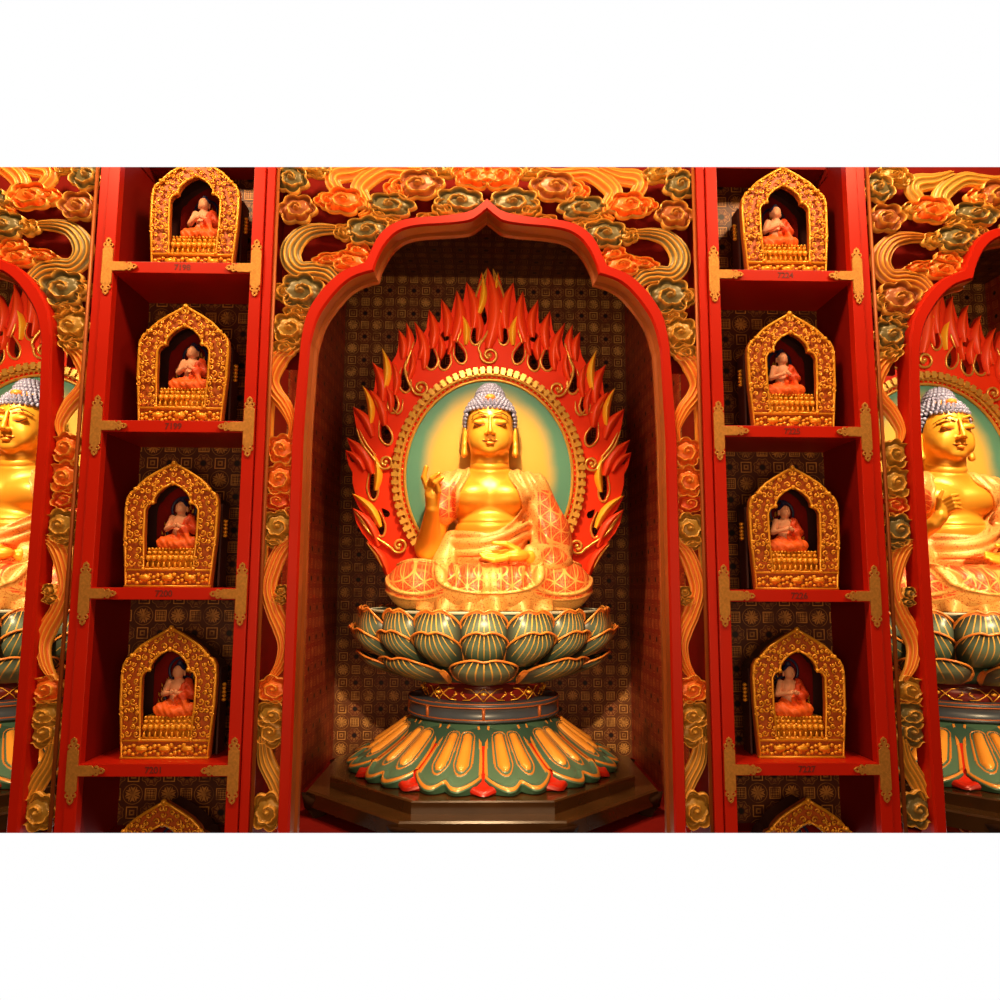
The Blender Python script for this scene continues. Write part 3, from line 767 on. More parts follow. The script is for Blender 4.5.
def throne(x, label):
    r = empty('lotus_throne', (x, YC, E-ZT), label, 'pedestal', 'painted lotus thrones under the statues')
    for row, (n, off) in enumerate(((18, 0), (18, 0), (9, 0))):
        for k in range(n):
            o = link('petal', PM[row], PETAL, r); o.rotation_euler.z = 2*PI*k/n
            s_ = 1+(.016 if k % 2 else -.012)*(1 if row < 2 else 0); o.scale = (s_, s_, 1)
    for k in range(12):
        o = link('skirt_petal', SKM[0], PAINT, r); o.rotation_euler.z = 2*PI*(k+.5)/12
        o = link('red_wedge', SKM[1], PAINT, r); o.rotation_euler.z = 2*PI*k/12
    MB().lathe([(.0, .79), (.60, .79), (.605, .782), (.59, .74), (.53, .66), (.42, .52), (.33, .45), (.27, .42)], 48).build('bowl', BOWL, r)
    MB().tube([(.612*math.cos(a*PI/30), .612*math.sin(a*PI/30), .787) for a in range(61)], .008, 6, cap=False).build('rim_bead', PALE, r)
    w = MB().lathe([(.27, .44), (.30, .43), (.315, .405), (.318, .37), (.30, .345), (.295, .32)], 48).build('waist', WAIST, r)
    mb = MB()
    for k in range(8):
        a = 2*PI*k/8-PI/2
        def on(u, z, rr=.322): return (rr*math.cos(a+u), rr*math.sin(a+u), z)
        for s in (-1, 1):
            mb.tube([on(0, .345, .31), on(s*.05, .365), on(s*.12, .385), on(s*.2, .405, .318), on(s*.3, .41, .316)], .0028, 5)
            mb.tube([on(0, .41, .316), on(s*.06, .395, .32), on(s*.13, .375), on(s*.22, .355, .315), on(s*.34, .352, .314)], .0028, 5)
            for q in (.1, .2, .3): mb.tube([on(s*.36, .382), on(s*(.36-q*.3), .382+.02*math.cos(q*9), .322)], .0025, 5)
        mb.ball(on(0, .385), (.016, .01, .010), 8)
    mb.build('gilt_tracery', GOLD, w)
    b = MB().lathe([(.30, .345), (.395, .345), (.402, .338), (.395, .328), (.388, .326), (.388, .275), (.395, .273), (.402, .265), (.395, .258), (.32, .258)], 48).build('collar', BAND, r)
    mb = MB()
    for z, rr in ((.328, .396), (.272, .396), (.345, .393)): mb.tube([(rr*math.cos(a*PI/30), rr*math.sin(a*PI/30), z) for a in range(61)], .0035, 6, cap=False)
    for k in range(8):
        a = 2*PI*k/8-PI/2; c, s = math.cos(a), math.sin(a); mb.tube([(.392*c, .392*s, .27), (.392*c, .392*s, .33)], .009, 6)
    mb.build('gilt_edging', REVEAL, b)
    MB().lathe([(.34, .262), (.40, .22), (.48, .13), (.58, .05), (.64, .006), (0, .003)], 48).build('skirt_core', BOWL, r)
    return r
PALE = plain('pale_paint', (.45, .42, .30), .4)
t0 = throne(0, 'green lotus throne under the central statue')
for bx, lb in ((-PITCHX, 'green lotus throne at the left edge, mostly behind the arch'), (PITCHX, 'green lotus throne at the right edge under the right statue')):
    c = copy_tree(t0); c.location.x = bx; c['label'] = lb

# ------------------------------------------------------------------ octagonal plinth
def octo(mb, prof):
    return mb.lathe([(r/math.cos(PI/8), z) for r, z in prof], 8, ang0=PI/8)
def plinth(x, label):
    r = empty('octagonal_plinth', (x, YC, E-1.083), label, 'plinth', 'dark octagonal plinths')
    octo(MB(), [(0, .177), (.735, .177), (.741, .171), (.741, .123), (.70, .122)]).build('upper_step', BROWN, r, smooth=False)
    octo(MB(), [(0, .1231), (.835, .1231), (.843, .115), (.843, .052), (.82, .050), (.78, .048)]).build('lower_step', BROWN, r, smooth=False)
    octo(MB(), [(.74, .09), (.74, .0)]).build('apron', STRIPE, r, smooth=False)
    for k in range(8):
        a = 2*PI*k/8+PI/8; R = .80/math.cos(PI/8); c, s = math.cos(a), math.sin(a)
        mb = MB(); mb.tube([(R*c*1.0, R*s, .085), (R*c*1.01, R*s*1.01, .06), (R*c*.97, R*s*.97, .03), (R*c*1.02, R*s*1.02, .0)], [.075, .05, .04, .055], 8)
        mb.build('leg', DARKWOOD, r)
    me = None
    for k in range(8):
        mb = MB(); a = 0; T = Vector((-math.sin(a), math.cos(a), 0)); N = Vector((math.cos(a), math.sin(a), 0))
        for s in (-1, 1):
            pts = []
            for i in range(22):
                t = i/21; an = PI*.5+t*2*PI*1.1; rr = .028*(1-.6*t); pts.append(N*.775+T*(s*(.19+rr*math.cos(an)))+Vector((0, 0, .040+rr*math.sin(an))))
            mb.tube([N*.775+T*(s*.02)+Vector((0, 0, .072)), N*.775+T*(s*.1)+Vector((0, 0, .068))]+pts, .005, 6)
        me = me or mb.mesh('apron_scroll'); link('apron_scroll', me, REVEAL, r).rotation_euler.z = 2*PI*k/8
    return r
q0 = plinth(0, 'dark brown octagonal plinth under the central lotus throne')
for bx, lb in ((-PITCHX, 'dark plinth at the lower left edge below the left throne'), (PITCHX, 'dark plinth at the lower right edge below the right throne')):
    c = copy_tree(q0); c.location.x = bx; c['label'] = lb

# ------------------------------------------------------------------ miniature shrines
so = [(0, .486), (.0295, .470), (.07, .448), (.113, .4215), (.14, .397), (.153, .376), (.172, .368), (.185, .344), (.189, .306), (.187, .2), (.172, 0)]
si = [(0, .405), (.037, .387), (.062, .365), (.074, .345), (.077, .327), (.098, .318), (.109, .300), (.108, .2), (.100, .068)]
def full(h): return [(x, z) for x, z in h]+[(-x, z) for x, z in h[::-1] if x > 0]
SO, SI = full(so), full(si)
def shrine_parts(side):
    r = empty('miniature_shrine', (0, 0, 0))
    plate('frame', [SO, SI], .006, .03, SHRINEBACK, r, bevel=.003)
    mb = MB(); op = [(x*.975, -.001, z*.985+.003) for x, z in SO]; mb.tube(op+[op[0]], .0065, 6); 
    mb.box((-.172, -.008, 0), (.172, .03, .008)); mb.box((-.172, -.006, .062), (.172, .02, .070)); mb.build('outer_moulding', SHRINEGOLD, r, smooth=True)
    mb = MB(); ip = [(x, -.003, z) for x, z in SI]; mb.tube(ip+[ip[0]], .005, 6)
    for s in (-1, 1):
        mb.ball((s*.077, -.006, .327), .009, 8); mb.ball((s*.100, -.006, .070), .009, 8); mb.ball((s*.150, -.004, .378), .010, 8)
    mb.ball((0, -.006, .403), .010, 8); mb.ball((0, -.004, .482), .012, 8); mb.build('inner_moulding', SHRINEGOLD, r)
    rng = random.Random(3); mb = MB()
    def inside(x, z):
        def pip(P):
            c = False; j = len(P)-1
            for i in range(len(P)):
                (x1, z1), (x2, z2) = P[i], P[j]
                if (z1 > z) != (z2 > z) and x < (x2-x1)*(z-z1)/(z2-z1)+x1: c = not c
                j = i
            return c
        return pip(SO) and not pip(SI)
    placed = []
    for _ in range(4000):
        x, z = rng.uniform(0, .185), rng.uniform(.078, .475); rad = rng.uniform(.009, .0155)
        if all(inside(x+rad*.8*math.cos(a), z+rad*.8*math.sin(a)) for a in (0, 1.57, 3.14, 4.71)) and all(math.hypot(x-p[0], z-p[1]) > (rad+p[2])*.92 for p in placed): placed.append((x, z, rad))
    for (x, z, rad) in placed:
        a0 = rng.uniform(0, 6.28); tn = rng.choice((-1, 1))
        for sx in (1, -1):
            if sx < 0 and x < .006: continue
            P = [(sx*(x+rad*(1-.8*i/9)*math.cos(a0+tn*i*.75)), -.004-.004*i/9, z+rad*(1-.8*i/9)*math.sin(a0+tn*i*.75)) for i in range(10)]
            mb.tube(P, [.0022+.0016*math.sin(i*.35) for i in range(10)], 5); mb.ball((sx*x, -.008, z), .0030, 5)
    mb.build('filigree', SHRINEGOLD, r); mb = MB()
    for i in range(40):
        x = -.155+.31*(i % 20)/19; z = .022+.022*(i//20)+.006*math.sin(i*2.1)
        mb.ball((x, -.002, z), (.010, .008, .008+.003*math.sin(i*1.7)), 6)
    for s in (-1, 0, 1): mb.ball((s*.09, -.006, .036), (.026, .010, .013), 8)
    mb.build('base_relief', SHRINEGOLD, r)
    mb = MB()
    for i in range(9):
        x = -.088+.022*i; mb.ball((x, .012, .112), (.0115, .014, .013), 8); mb.ball((x, .016, .133), (.010, .012, .008), 6)
        mb.tube([(x, .006, .098), (x, .004, .076)], [.002, .007], 6)
    for i in range(14): mb.ball((-.091+.014*i, .02, .148), (.006, .01, .006), 6)
    mb.box((-.104, .012, .120), (.104, .10, .125)); mb.box((-.104, .004, .070), (.104, .10, .077)); mb.box((-.1, .03, .077), (.1, .10, .15))
    mb.build('lotus_rail', SHRINEGOLD, r, smooth=True)
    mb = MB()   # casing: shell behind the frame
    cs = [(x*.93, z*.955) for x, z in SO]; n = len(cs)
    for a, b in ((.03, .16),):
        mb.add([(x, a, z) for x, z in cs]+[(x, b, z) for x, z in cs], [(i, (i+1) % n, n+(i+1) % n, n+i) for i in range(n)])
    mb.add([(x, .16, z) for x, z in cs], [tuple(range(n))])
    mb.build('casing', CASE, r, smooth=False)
    bp = [(x*.8, z*.8+.06) for x, z in SO if z > .12]
    bk = plate('flame_backdrop', [[(x*.62, z*.72+.075) for x, z in SO]], .135, .145, DARKRED, r)
    mb = MB(); rng = random.Random(5)
    for i in range(46):
        a = PI*(i/45); x = .084*math.cos(a)*rng.uniform(.9, 1.15); z = .22+.10*math.sin(a)*rng.uniform(.85, 1.15)-.05*abs(math.cos(a))
        mb.tube([(x, .13, z), (x*1.06, .128, z+.016)], [.0042, .0015], 5)
    mb.build('flame_flecks', GOLD, bk)
    def rg(mb, cx_, cz, ra, w): return mb.tube([(cx_+ra*math.cos(i*PI/16), .122, cz+ra*math.sin(i*PI/16)) for i in range(33)], w, 6, cap=False, flat=.5)
    mb = MB(); rg(mb, 0, .312, .050, .0055); rg(mb, 0, .225, .066, .006); mb.build('halo_rings', NAVY, r)
    mb = MB()
    for i in range(5): mb.ball((side*.192, .085, .205+i*.0145), (.010, .010, .0075), 8); mb.tube([(side*.165, .085, .205+i*.0145), (side*.19, .085, .205+i*.0145)], .005, 6)
    mb.build('side_beads', SHRINEGOLD, r)
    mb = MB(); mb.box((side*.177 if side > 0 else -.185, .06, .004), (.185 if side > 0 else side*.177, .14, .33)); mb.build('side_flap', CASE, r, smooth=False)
    return r
def fig_sdf():
    def body(X, Y, Z):
        d = ell(X, Y, Z, (0, -.002, .150), (.0195, .021, .025)); d = sm(d, ell(X, Y, Z, (0, -.010, .140), (.014, .014, .013)), .006)
        d = sm(d, ell(X, Y, Z, (0, -.0235, .147), (.003, .003, .006)), .003)
        d = sm(d, cap(X, Y, Z, (0, 0, .11), (0, 0, .135), .011), .006)
        d = sm(d, ell(X, Y, Z, (0, .002, .095), (.031, .020, .033)), .008); d = sm(d, ell(X, Y, Z, (0, 0, .055), (.028, .022, .035)), .01)
        for s in (-1, 1):
            d = sm(d, chain(X, Y, Z, [(s*.032, .002, .113), (s*.047, -.004, .072), (s*.010, -.036, .080)], [.012, .010, .0065], .004), .005)
            d = sm(d, ell(X, Y, Z, (s*.007, -.038, .083), (.007, .006, .009)), .003)
            for k in range(4): d = np.minimum(d, cap(X, Y, Z, (s*.004, -.042+.0025*k, .084), (-s*.006, -.043+.003*k, .090-.003*k), .0021))
            d = np.minimum(d, ell(X, Y, Z, (s*.0205, .002, .146), (.003, .005, .013)))
        return d
    def robe(X, Y, Z):
        d = None
        for s in (-1, 1):
            e = chain(X, Y, Z, [(s*.02, .0, .03), (s*.052, -.016, .020), (s*-.008, -.042, .014)], [.026, .022, .014], .008); d = e if d is None else sm(d, e, .008)
        d = sm(d, ell(X, Y, Z, (0, .004, .04), (.036, .026, .03)), .01)
        d = sm(d, chain(X, Y, Z, [(.034, .004, .112), (.050, -.002, .070), (.024, -.026, .070)], [.0165, .0165, .013], .005), .006)
        d = sm(d, cap(X, Y, Z, (.028, -.01, .105), (.006, -.018, .055), .011), .006)
        d = sm(d, cap(X, Y, Z, (.03, -.03, .07), (.045, -.03, .02), .010), .008)
        d = sm(d, ell(X, Y, Z, (0, -.01, .004), (.068, .036, .008)), .006)
        return d+.0012*np.sin(X*260+Z*180)
    def hair(X, Y, Z):
        d = ell(X, Y, Z, (0, .004, .158), (.0225, .022, .020)); d = sm(d, ell(X, Y, Z, (0, .004, .180), (.010, .010, .010)), .005)
        return smx(d, -(Z-.158-(Y+.012)*-.55), .003)
    def bc(x, y, z): return np.tile(np.array([[.80, .36, .20]]), (len(x), 1))*(1-.25*(z < .07)[:, None])
    def rc(x, y, z):
        c = np.tile(np.array([[.85, .13, .015]]), (len(x), 1)); k = (x > .006) & (z > .055); c[k] = (.62, .055, .008); return c
    b = sdfmesh('body', body, (-.07, -.06, .01), (.07, .04, .19), .0022, bc)
    ro = sdfmesh('robe', robe, (-.085, -.07, -.01), (.085, .045, .135), .0022, rc)
    h = sdfmesh('hair', hair, (-.03, -.03, .13), (.03, .035, .20), .0015, lambda x, y, z: np.tile(np.array([[.02, .022, .09]]), (len(x), 1)))
    return b, ro, h
FB = fig_sdf()
PROTO = {s: shrine_parts(s) for s in (1, -1)}
LS = {-1: [(199, 264), (187, 420), (175, 583), (172, 752), None], 1: [(781, 271), (788, 426), (791, 587), (796, 755), None]}
ordn = ['top', 'second', 'third', 'fourth', 'cut-off lowest']
for col, cname in ((-1, 'left'), (1, 'right')):
    nums = ('7198', '7199', '7200', '7201') if col < 0 else ('7224', '7225', '7226', '7227')
    for i in range(5):
        z = Z0-i*ZS
        if i < 4: X = at(LS[col][i][0], (z*0+LS[col][i][1]-100), .06).x
        else: X = at(166 if col < 0 else 806, 800, .06).x
        s = copy_tree(PROTO[-col]); s.location = (X, .045, z+.0005); s.scale.z = 1.055
        where = f'{ordn[i]} gilt miniature shrine in the {cname} shelf column' + (f', on board {nums[i]}' if i < 4 else ', below the last board')
        tag(s, where, 'shrine', 'miniature gilt shrines')
        f = empty('seated_figurine', (X+(.012 if col < 0 else -.012), .045+.066, z+.160), f'small orange robed figurine inside the {ordn[i]} shrine of the {cname} shelf column', 'figurine', 'seated figurines in the shrines')
        f.scale = (1.14,)*3
        link('body', FB[0], FIGSKIN, f); link('robe', FB[1], FIGSKIN, f); link('hair', FB[2], FIGSKIN, f)
for r in PROTO.values():
    for o in r.children_recursive: bpy.data.objects.remove(o)
    bpy.data.objects.remove(r)
# ------------------------------------------------------------------ large seated statues
def head_sdf(X, Y, Z):
    Z = .985+(Z-.985)/1.07
    d = ell(X, Y, Z, (0, .035, .99), (.128, .150, .150))
    d = sm(d, ell(X, Y, Z, (0, -.005, .905), (.116, .122, .115)), .05)
    d = sm(d, ell(X, Y, Z, (0, -.098, .832), (.040, .028, .026)), .03)
    for s in (-1, 1):
        d = sm(d, ell(X, Y, Z, (s*.062, -.072, .885), (.046, .045, .055)), .03)
        d = smx(d, -ell(X, Y, Z, (s*.056, -.164, .985), (.040, .030, .018)), .022)      # eye hollow under the brow
        d = sm(d, ell(X, Y, Z, (s*.057, -.112, .966), (.034, .020, .016)), .007)        # closed lid
        d = sm(d, ell(X, Y, Z, (s*.019, -.141, .907), (.012, .014, .010)), .007)        # nostril wing
        d = sm(d, chain(X, Y, Z, [(s*.018, -.136, 1.005), (s*.055, -.132, 1.017), (s*.098, -.098, 1.000)], [.006, .006, .004], .004), .012)
        d = np.minimum(d, ell(X, Y, Z, (s*.139, .035, .935), (.012, .034, .060)))       # ear
        d = sm(d, chain(X, Y, Z, [(s*.139, .018, .93), (s*.140, .005, .87), (s*.140, .0, .828)], [.013, .012, .019], .01), .012)
    d = sm(d, chain(X, Y, Z, [(0, -.132, .995), (0, -.150, .938), (0, -.156, .914)], [.008, .010, .014], .01), .012)
    for s in (-1, 1): d = sm(d, chain(X, Y, Z, [(s*.010, -.138, .8765), (s*.037, -.122, .8760)], [.0060, .002], .004), .004)
    d = sm(d, ell(X, Y, Z, (0, -.131, .861), (.024, .010, .008)), .005)
    d = smx(d, -chain(X, Y, Z, [(-.038, -.130, .8725), (0, -.151, .8695), (.038, -.130, .8725)], [.0012, .0015, .0012], .002), .004)
    d = sm(d, cap(X, Y, Z, (0, .03, .66), (0, .025, .83), .114, .104), .02)
    for z in (.775, .745): d = smx(d, -(np.abs(np.sqrt(X**2+(Y-.02)**2+((Z-z-.25*(Y+.1))*1.0)**2)-.112)-.0)*0-(.5), .001) if False else d
    for z0 in (.772, .742): d = d+.004*np.exp(-((Z-z0-.25*(Y+.06))/.006)**2)*(Y < .02)*(Z < .80)
    return d
def hand_up(X, Y, Z):
    """hand raised beside the shoulder, index finger up, the others curled towards the thumb"""
    d = chain(X, Y, Z, [(-.297, -.185, .50), (-.296, -.200, .56)], [.034, .037], .01)
    d = sm(d, ell(X, Y, Z, (-.300, -.205, .585), (.036, .022, .042)), .012)
    f = [([(-.326, -.205, .612), (-.342, -.215, .658), (-.329, -.222, .708)], [.0155, .0145, .012]),
         ([(-.312, -.212, .622), (-.298, -.244, .648), (-.262, -.252, .672)], [.0155, .0145, .011]),
         ([(-.296, -.214, .618), (-.280, -.250, .626), (-.246, -.254, .650)], [.015, .0135, .011]),
         ([(-.280, -.212, .605), (-.270, -.240, .600), (-.254, -.238, .618)], [.011, .010, .008]),
         ([(-.272, -.205, .560), (-.262, -.235, .585), (-.272, -.252, .622)], [.016, .013, .010])]
    for p, r in f: d = sm(d, chain(X, Y, Z, p, r, .004), .004)
    return d
def hand_chest(X, Y, Z):
    """hand raised in front of the chest, palm inward, fingers bent"""
    d = chain(X, Y, Z, [(-.250, -.250, .435), (-.225, -.262, .47)], [.033, .036], .01)
    d = sm(d, ell(X, Y, Z, (-.205, -.268, .505), (.036, .022, .042)), .012)
    for k in range(4):
        x0, z0 = -.222+.004*k, .548-.019*k
        d = sm(d, chain(X, Y, Z, [(x0+.005, -.272, z0), (x0+.036, -.305-.002*k, z0+.022), (x0+.072, -.300, z0+.030-.004*k)], [.0125, .0115, .0085], .004), .0035)
    d = sm(d, chain(X, Y, Z, [(-.232, -.265, .515), (-.238, -.285, .560), (-.222, -.292, .598)], [.015, .012, .009], .004), .005)
    return d
def statue_sdfs(pose):
    el = (-.325, -.055, .315) if pose == 'up' else (-.335, -.04, .335)
    wr = (-.297, -.185, .500) if pose == 'up' else (-.250, -.250, .435)
    def body(X, Y, Z):
        d = ell(X, Y, Z, (0, .03, .565), (.225, .145, .150))
        for s in (-1, 1):
            d = sm(d, ell(X, Y, Z, (s*.098, -.062, .575), (.105, .070, .078)), .03)
            d = sm(d, cap(X, Y, Z, (s*.08, .03, .665), (s*.235, .03, .618), .07, .085), .05)
        d = sm(d, ell(X, Y, Z, (0, -.005, .395), (.190, .165, .125)), .035)
        d = sm(d, ell(X, Y, Z, (0, .03, .22), (.22, .16, .2)), .05)
        d = d+.006*np.exp(-((Z-.437-.35*X*X)/.007)**2)*(Y < 0)*(np.abs(X) < .17)
        d = sm(d, head_sdf(X, Y, Z), .03)
        d = sm(d, chain(X, Y, Z, [(-.245, .03, .615), el, wr], [.078, .068, .035], .02), .02)
        d = sm(d, hand_up(X, Y, Z) if pose == 'up' else hand_chest(X, Y, Z), .008)
        # left arm and the hand lying in the lap, palm up
        e = chain(X, Y, Z, [(.245, .03, .615), (.335, -.03, .31), (.205, -.255, .262)], [.075, .060, .034], .02)
        hp = ell(X, Y, Z, (.125, -.300, .268), (.072, .042, .032))
        for k in range(4):
            y0 = -.332+.016*k; z0 = .246+.011*k
            hp = sm(hp, chain(X, Y, Z, [(.085, y0, z0+.006), (.022, y0-.014, z0-.004), (-.045+.010*abs(k-1), y0-.012, z0+.010)], [.0145, .0135, .0095], .004), .003)
        hp = sm(hp, chain(X, Y, Z, [(.140, -.318, .292), (.080, -.328, .322), (.015, -.326, .326)], [.017, .014, .010], .004), .006)
        d = sm(d, sm(e, hp, .015), .01)
        return d
    def torso_out(X, Y, Z):
        t = ell(X, Y, Z, (0, .035, .56), (.245, .165, .165))
        for s in (-1, 1):
            t = sm(t, cap(X, Y, Z, (s*.08, .035, .668), (s*.235, .035, .622), .082, .100), .04)
            t = sm(t, ell(X, Y, Z, (s*.098, -.062, .575), (.116, .082, .088)), .03)
        t = sm(t, ell(X, Y, Z, (0, -.005, .36), (.212, .190, .160)), .04)
        return sm(t, ell(X, Y, Z, (0, .03, .19), (.25, .19, .18)), .04)
    def edge(X, Z):
        """signed: negative inside the bare chest opening (front view)"""
        xl = -.155-.10*np.clip((.62-Z)/.3, 0, 1)**2+.06*np.clip((Z-.60)/.12, 0, 1)
        xr = .135+.05*np.clip((.64-Z)/.15, 0, 1)-.05*np.clip((Z-.62)/.1, 0, 1)
        zb = .385+.13*np.clip((X+.02)/.19, 0, 1.2)**2+.015*np.clip(-X/.15, 0, 1)
        return np.maximum(np.maximum(xl-X, X-xr), zb-Z)
    def robe(X, Y, Z):
        t = torso_out(X, Y, Z)
        t = t-.006*np.sin((edge(X, Z)-.0)*105+.6*np.sin(X*9))*(Y < .05)
        # neck hole and chest opening
        t = smx(t, -np.maximum(edge(X, Z)+.0*Y, Y-.02+.0*Z), .006)
        t = smx(t, -cap(X, Y, Z, (0, .01, .70), (0, -.03, .9), .112, .10), .01)
        # shoulder flap over the raised arm
        f = chain(X, Y, Z, [(-.16, .04, .655), (-.245, .02, .60), (-.262, -.03, .50)], [.085, .098, .080], .03)
        t = sm(t, np.maximum(f, .445-Z+(X+.2)*.5), .012)
        # hanging sleeve of the other arm
        sl = chain(X, Y, Z, [(.235, .04, .61), (.325, .0, .40), (.335, -.03, .29)], [.100, .108, .110], .03)
        sl = sm(sl, chain(X, Y, Z, [(.335, -.03, .29), (.225, -.215, .265)], [.100, .062], .03), .03)
        sl = sm(sl, ell(X, Y, Z, (.315, -.12, .235), (.125, .13, .075)), .03)
        sl = sl-.006*np.sin((Z*.55+X*1.0-Y*.3)*58+1.5)*np.clip((Z-.22)*8, 0, 1)
        t = sm(t, sl, .015)
        # folds hanging at the raised arm's side
        t = sm(t, cap(X, Y, Z, (-.20, -.06, .36), (-.235, -.10, .24), .045, .065), .02)
        # waist rolls
        for z0, r in ((.335, .020), (.285, .018)):
            zz = Z-z0-.10*np.clip((X+.1)/.3, 0, 1)**2; rr = np.sqrt((X/1.0)**2+((Y+.005)*1.06)**2)
            t = sm(t, np.sqrt((rr-.212)**2+zz**2)-r, .02)
        return t
    def lap(X, Y, Z):
        d = None
        for s in (-1, 1):
            e = chain(X, Y, Z, [(s*.12, .05, .13), (s*.385, -.10, .118), (s*.10, -.33, .100)], [.15, .122, .085], .05)
            d = e if d is None else sm(d, e, .05)
            d = sm(d, ell(X, Y, Z, (s*.37, -.12, .120), (.165, .17, .108)), .03)
        d = sm(d, ell(X, Y, Z, (0, -.18, .13), (.30, .22, .095)), .05)
        # broad bands wrapped round each knee
        kx = np.abs(X)-.37; q = np.sqrt((kx/.150)**2+((Z-.165)/.078)**2)
        d = d-.012*np.exp(-((q-1.12)/.09)**2)*(Y < .05)-.008*np.exp(-((q-1.45)/.08)**2)*(Y < .05)
        # central apron with a raised rounded border
        a = np.sqrt((X/.275)**2+((Z-.225)/.145)**4)
        d = d-.010*(a < 1.0)*(Y < -.1)-.012*np.exp(-((a-.96)/.07)**2)*(Y < -.1)-.003*np.sin(X*95)*(a < .9)*(Y < -.1)
        d = smx(d, -(Z-.005), .004)
        return d
    def hem(X, Y, Z):
        an = np.arctan2(X, -(Y+.02)+.001)
        rr = np.sqrt((X/.425)**2+((Y+.02)/.37)**2)
        d = (rr-1)*.38
        d = np.maximum(d-.022*np.sin(an*17)*np.clip((.09-Z)/.08, 0, 1), np.maximum(Z-.068-.012*np.sin(an*17+.8), -Z))
        return d
    def headband(P): return P
    g = np.array
    def bcol(x, y, z):
        c = np.tile(g([[.90, .375, .026]]), (len(x), 1))
        lip = (np.abs(x) < .036) & (z > .842) & (z < .872) & (y < -.118); c[lip] = (.92, .34, .03)
        return c
    def rcol(x, y, z):
        e = edge(x, z); red = np.zeros(len(x))
        red[(x < -.178) & (z > .47) & (z < .66) & (y < .1)] = 1
        red[(x > .255) & (z > .33) & (z < .62)] = 1
        red[((x-.33)/.07)**2+((z-.27)/.045)**2 < 1] = 1
        return np.stack([red, red*0, red*0], 1)
    def lcol(x, y, z):
        q = np.sqrt(((np.abs(x)-.37)/.150)**2+((z-.165)/.078)**2); a = np.sqrt((x/.275)**2+((z-.225)/.145)**4)
        red = ((q < .98) & (a > 1.05)) | ((a < .86) & (y < -.05) & (np.abs(np.abs(x)-.12) < .085)) | ((q > 1.2) & (q < 1.38) & (a > 1.05))
        red = red.astype(float)
        return np.stack([red, red*0, red*0], 1)
    h = .0052
    B = sdfmesh('body', body, (-.43, -.38, .16), (.43, .21, 1.16), .0044, bcol)
    R = sdfmesh('robe', robe, (-.43, -.34, .13), (.46, .25, .76), h, rcol)
    L = sdfmesh('lap_robe', lap, (-.56, -.45, -.01), (.56, .26, .34), h, lcol)
    H = sdfmesh('hem', hem, (-.47, -.43, -.01), (.47, .39, .09), .006, lambda x, y, z: np.tile(g([[0., 0, 0]]), (len(x), 1)))
    return B, R, L, H, body
def hair_mesh():
    mb = MB(); dk, lt = (.012, .012, .04), (.25, .225, .31)  # dk: shadow between the curls, put into the cap colour
    rng = random.Random(2)
    def onto(c, r, el, az): return Vector((c[0]+r[0]*math.cos(el)*math.sin(az), c[1]-r[1]*math.cos(el)*math.cos(az), c[2]+r[2]*math.sin(el)))
    c, r = (0, .040, .995), (.143, .160, .152)
    mb.grid(lambda u, v: (onto(c, (r[0]*.985, r[1]*.985, r[2]*.985), hl(2*PI*u)+(PI/2-hl(2*PI*u))*v, 2*PI*u), dk), 48, 14, closeu=True)
    for row in range(9):
        el = .36+row*.150
        n = int(36*math.cos(el))+1
        for k in range(n):
            az = 2*PI*(k+.5*(row % 2))/n
            p = onto(c, r, el, az); mb.ball(p, .0120, 8, lt); mb.ball(p+(p-Vector(c)).normalized()*.010, .006, 6, lt)
    for row in range(6):            # sides and back below the hairline
        el = .18-row*.115
        for k in range(44):
            az = 2*PI*(k+.5*(row % 2))/44; a = az if az < PI else az-2*PI
            if el > hl(a)+.02: mb.ball(onto(c, r, el, az), .0120, 8, lt)
    c2, r2 = (0, .045, 1.115), (.080, .085, .092)
    mb.grid(lambda u, v: (onto(c2, (r2[0]*.97, r2[1]*.97, r2[2]*.97), -.2+(PI/2+.2)*v, 2*PI*u), dk), 32, 8, closeu=True)
    for row in range(7):
        el = .02+row*.22; n = max(1, int(26*math.cos(el)))
        for k in range(n): mb.ball(onto(c2, r2, el, 2*PI*(k+.5*(row % 2))/n), .0125, 8, lt)
    return mb.mesh('hair')
def hl(a):
    a = abs((a+PI) % (2*PI)-PI)      # elevation of the hairline for an azimuth (0 = front)
    if a < .95: return .40-.05*a
    if a < 1.5: return .35-(a-.95)/.55*1.02
    return -.67
HM = hair_mesh()
def project(f, x, z, y0=-.22):
    ys = np.linspace(y0, .1, 600, dtype=np.float32); v = f(np.full_like(ys, x), ys, np.full_like(ys, z))
    i = np.argmax(v < 0); return float(ys[i])
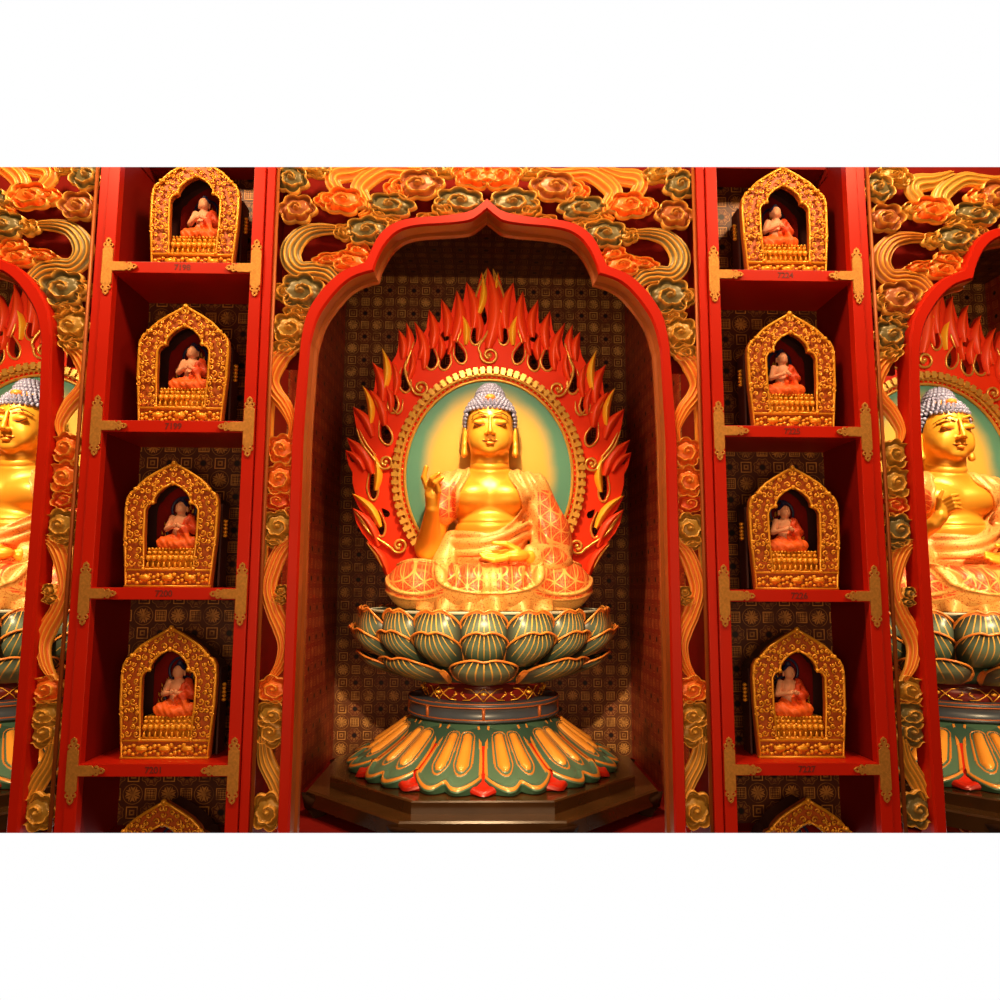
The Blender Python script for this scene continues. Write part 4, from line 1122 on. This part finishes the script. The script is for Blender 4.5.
def statue(x, label, pose):
    B, R, L, H, f = statue_sdfs(pose)
    r = empty('buddha_statue', (x+.026, 1.0, E-.113), label, 'statue', 'large seated statues')
    r.scale.z = 1.03
    body = link('body', B, SKIN, r); link('robe', R, ROBE, r); link('lap_robe', L, ROBE, r); link('hem', H, ROBE, r)
    hr = link('hair', HM, HAIR, r); o = MB(); o.ball((0, -.070, 1.108), (.030, .028, .019), 16); o.build('jewel', ORANGE, hr)
    mb = MB(); mb2 = MB()
    for s in (-1, 1):
        def crv(pts, rad, m_, off=.0005):
            P = catmull([(s*p[0], 0, p[1]) for p in pts], 5); P = [(p.x, project(f, p.x, p.z)-off, p.z) for p in P]; n = len(P)
            m_.tube(P, [rad*(.35+.65*math.sin(PI*i/(n-1))) for i in range(n)], 6)
        crv([(.024, .9540), (.042, .9490), (.062, .9490), (.088, .9580)], .0034, mb)
        crv([(.014, .986), (.030, 1.002), (.058, 1.010), (.086, 1.003), (.103, .987)], .0026, mb)
        crv([(.0, .8610), (.020, .8615), (.043, .8680)], .0020, mb)
    mb.build('painted_lines', DARKBROWN, body)
    y = project(f, 0, 1.030); MB().ball((0, y, 1.030), (.007, .004, .007), 8).build('forehead_mark', ORANGE, body)
    return r
statue(0, 'golden seated statue in the middle niche, hand raised beside its shoulder', 'up')
s1 = statue(PITCHX, 'golden seated statue at the right edge, hand bent before its chest', 'chest')
s2 = copy_tree(s1); s2.location.x = -PITCHX+.026; s2['label'] = 'golden seated statue at the left edge, half hidden by the photo edge'
# ------------------------------------------------------------------ light
def light(name, kind, loc, target, power, size=.5, size_y=None, col=(1, .78, .5), spot=None, blend=.6):
    d = bpy.data.lights.new(name, kind); d.energy = power; d.color = col
    if kind == 'AREA':
        d.size = size
        if size_y: d.shape = 'RECTANGLE'; d.size_y = size_y
    else: d.shadow_soft_size = size
    if kind == 'SPOT': d.spot_size = spot; d.spot_blend = blend
    o = bpy.data.objects.new(name, d); C.objects.link(o); o.location = loc
    o.rotation_euler = (Vector(target)-Vector(loc)).to_track_quat('-Z', 'Y').to_euler()
    return o
for bx in (-1.9, 0, 1.9):
    light('ceiling_lamp', 'AREA', (bx, -1.15, E+2.62), (bx, 0, E+.2), 52, .5, .3, col=(1,.66,.34))
light('fill_lamp', 'AREA', (0, -3.6, E-.1), (0, 0, E-.3), 58, 3.0, 1.2, col=(1,.62,.32))
for bx in (0, -PITCHX, PITCHX):
    light('niche_spot', 'SPOT', (bx, .22, E+1.62), (bx+.02, .85, E+.45), 130, .05, spot=1.25, blend=.7, col=(1, .82, .52))
    light('niche_fill', 'AREA', (bx, .2, E+1.5), (bx, 1.2, E+.3), 9, .5, .15, col=(1, .8, .55))
    light('hall_spot', 'SPOT', (bx, -1.5, E+.40), (bx, 1.9, E-.82), 300, .02, spot=.60, blend=.25, col=(1, .74, .42))
w = bpy.data.worlds.new('world'); SC.world = w; w.use_nodes = True
wt = NT(w); bg = wt.n['Background']; g = wt.n.new('ShaderNodeTexCoord'); sx = wt.n.new('ShaderNodeSeparateXYZ'); wt.l.new(g.outputs['Generated'], sx.inputs[0])
# made-up white backdrop beyond the panelling, darkened elsewhere to limit stray light
fac = wt.m('MULTIPLY', wt.ss(sx.outputs[1], .2, .4), wt.m('SUBTRACT', 1.0, wt.ss(wt.m('ABSOLUTE', sx.outputs[2]), .68, .76)))
wt.l.new(wt.mix(fac, (.01, .006, .004), (1, 1, 1)), bg.inputs[0]); bg.inputs[1].default_value = 1.0

# ------------------------------------------------------------------ trim everything at the upper and lower limit of the place shown
bpy.context.view_layer.update()
co = Vector((CX, -DIST, E))
nT = rt.cross(ray(500, 167)).normalized();  nT = nT if nT.z > 0 else -nT
nB = rt.cross(ray(500, 833)).normalized();  nB = nB if nB.z < 0 else -nB
SHIELDSET = {'shield_floor', 'shield_ceiling', 'shield_wall_left', 'shield_wall_right', 'shield_wall_back'}
for o in list(bpy.data.objects):
    if o.type != 'MESH' or o.name in SHIELDSET: continue
    M = o.matrix_world
    for n in (nT, nB):
        ds = [n.dot(M @ Vector(c)-co) for c in o.bound_box]
        if max(ds) <= 0: continue
        if min(ds) >= 0: bpy.data.objects.remove(o); break
        me = o.data.copy(); o.data = me
        bm = bmesh.new(); bm.from_mesh(me); Mi = M.inverted()
        lc = Mi @ co; ln = (M.to_3x3().transposed() @ n).normalized()
        rs = bmesh.ops.bisect_plane(bm, geom=bm.verts[:]+bm.edges[:]+bm.faces[:], plane_co=lc, plane_no=ln, clear_outer=True)
        ed = [e for e in rs['geom_cut'] if isinstance(e, bmesh.types.BMEdge)]
        if ed and len(ed) < 400:
            try: bmesh.ops.holes_fill(bm, edges=ed, sides=0)
            except Exception: pass
        bm.to_mesh(me); bm.free(); me.update()
        if not len(me.vertices): bpy.data.objects.remove(o); break
for o in list(bpy.data.objects):
    if o.type == 'EMPTY' and not o.children: bpy.data.objects.remove(o)
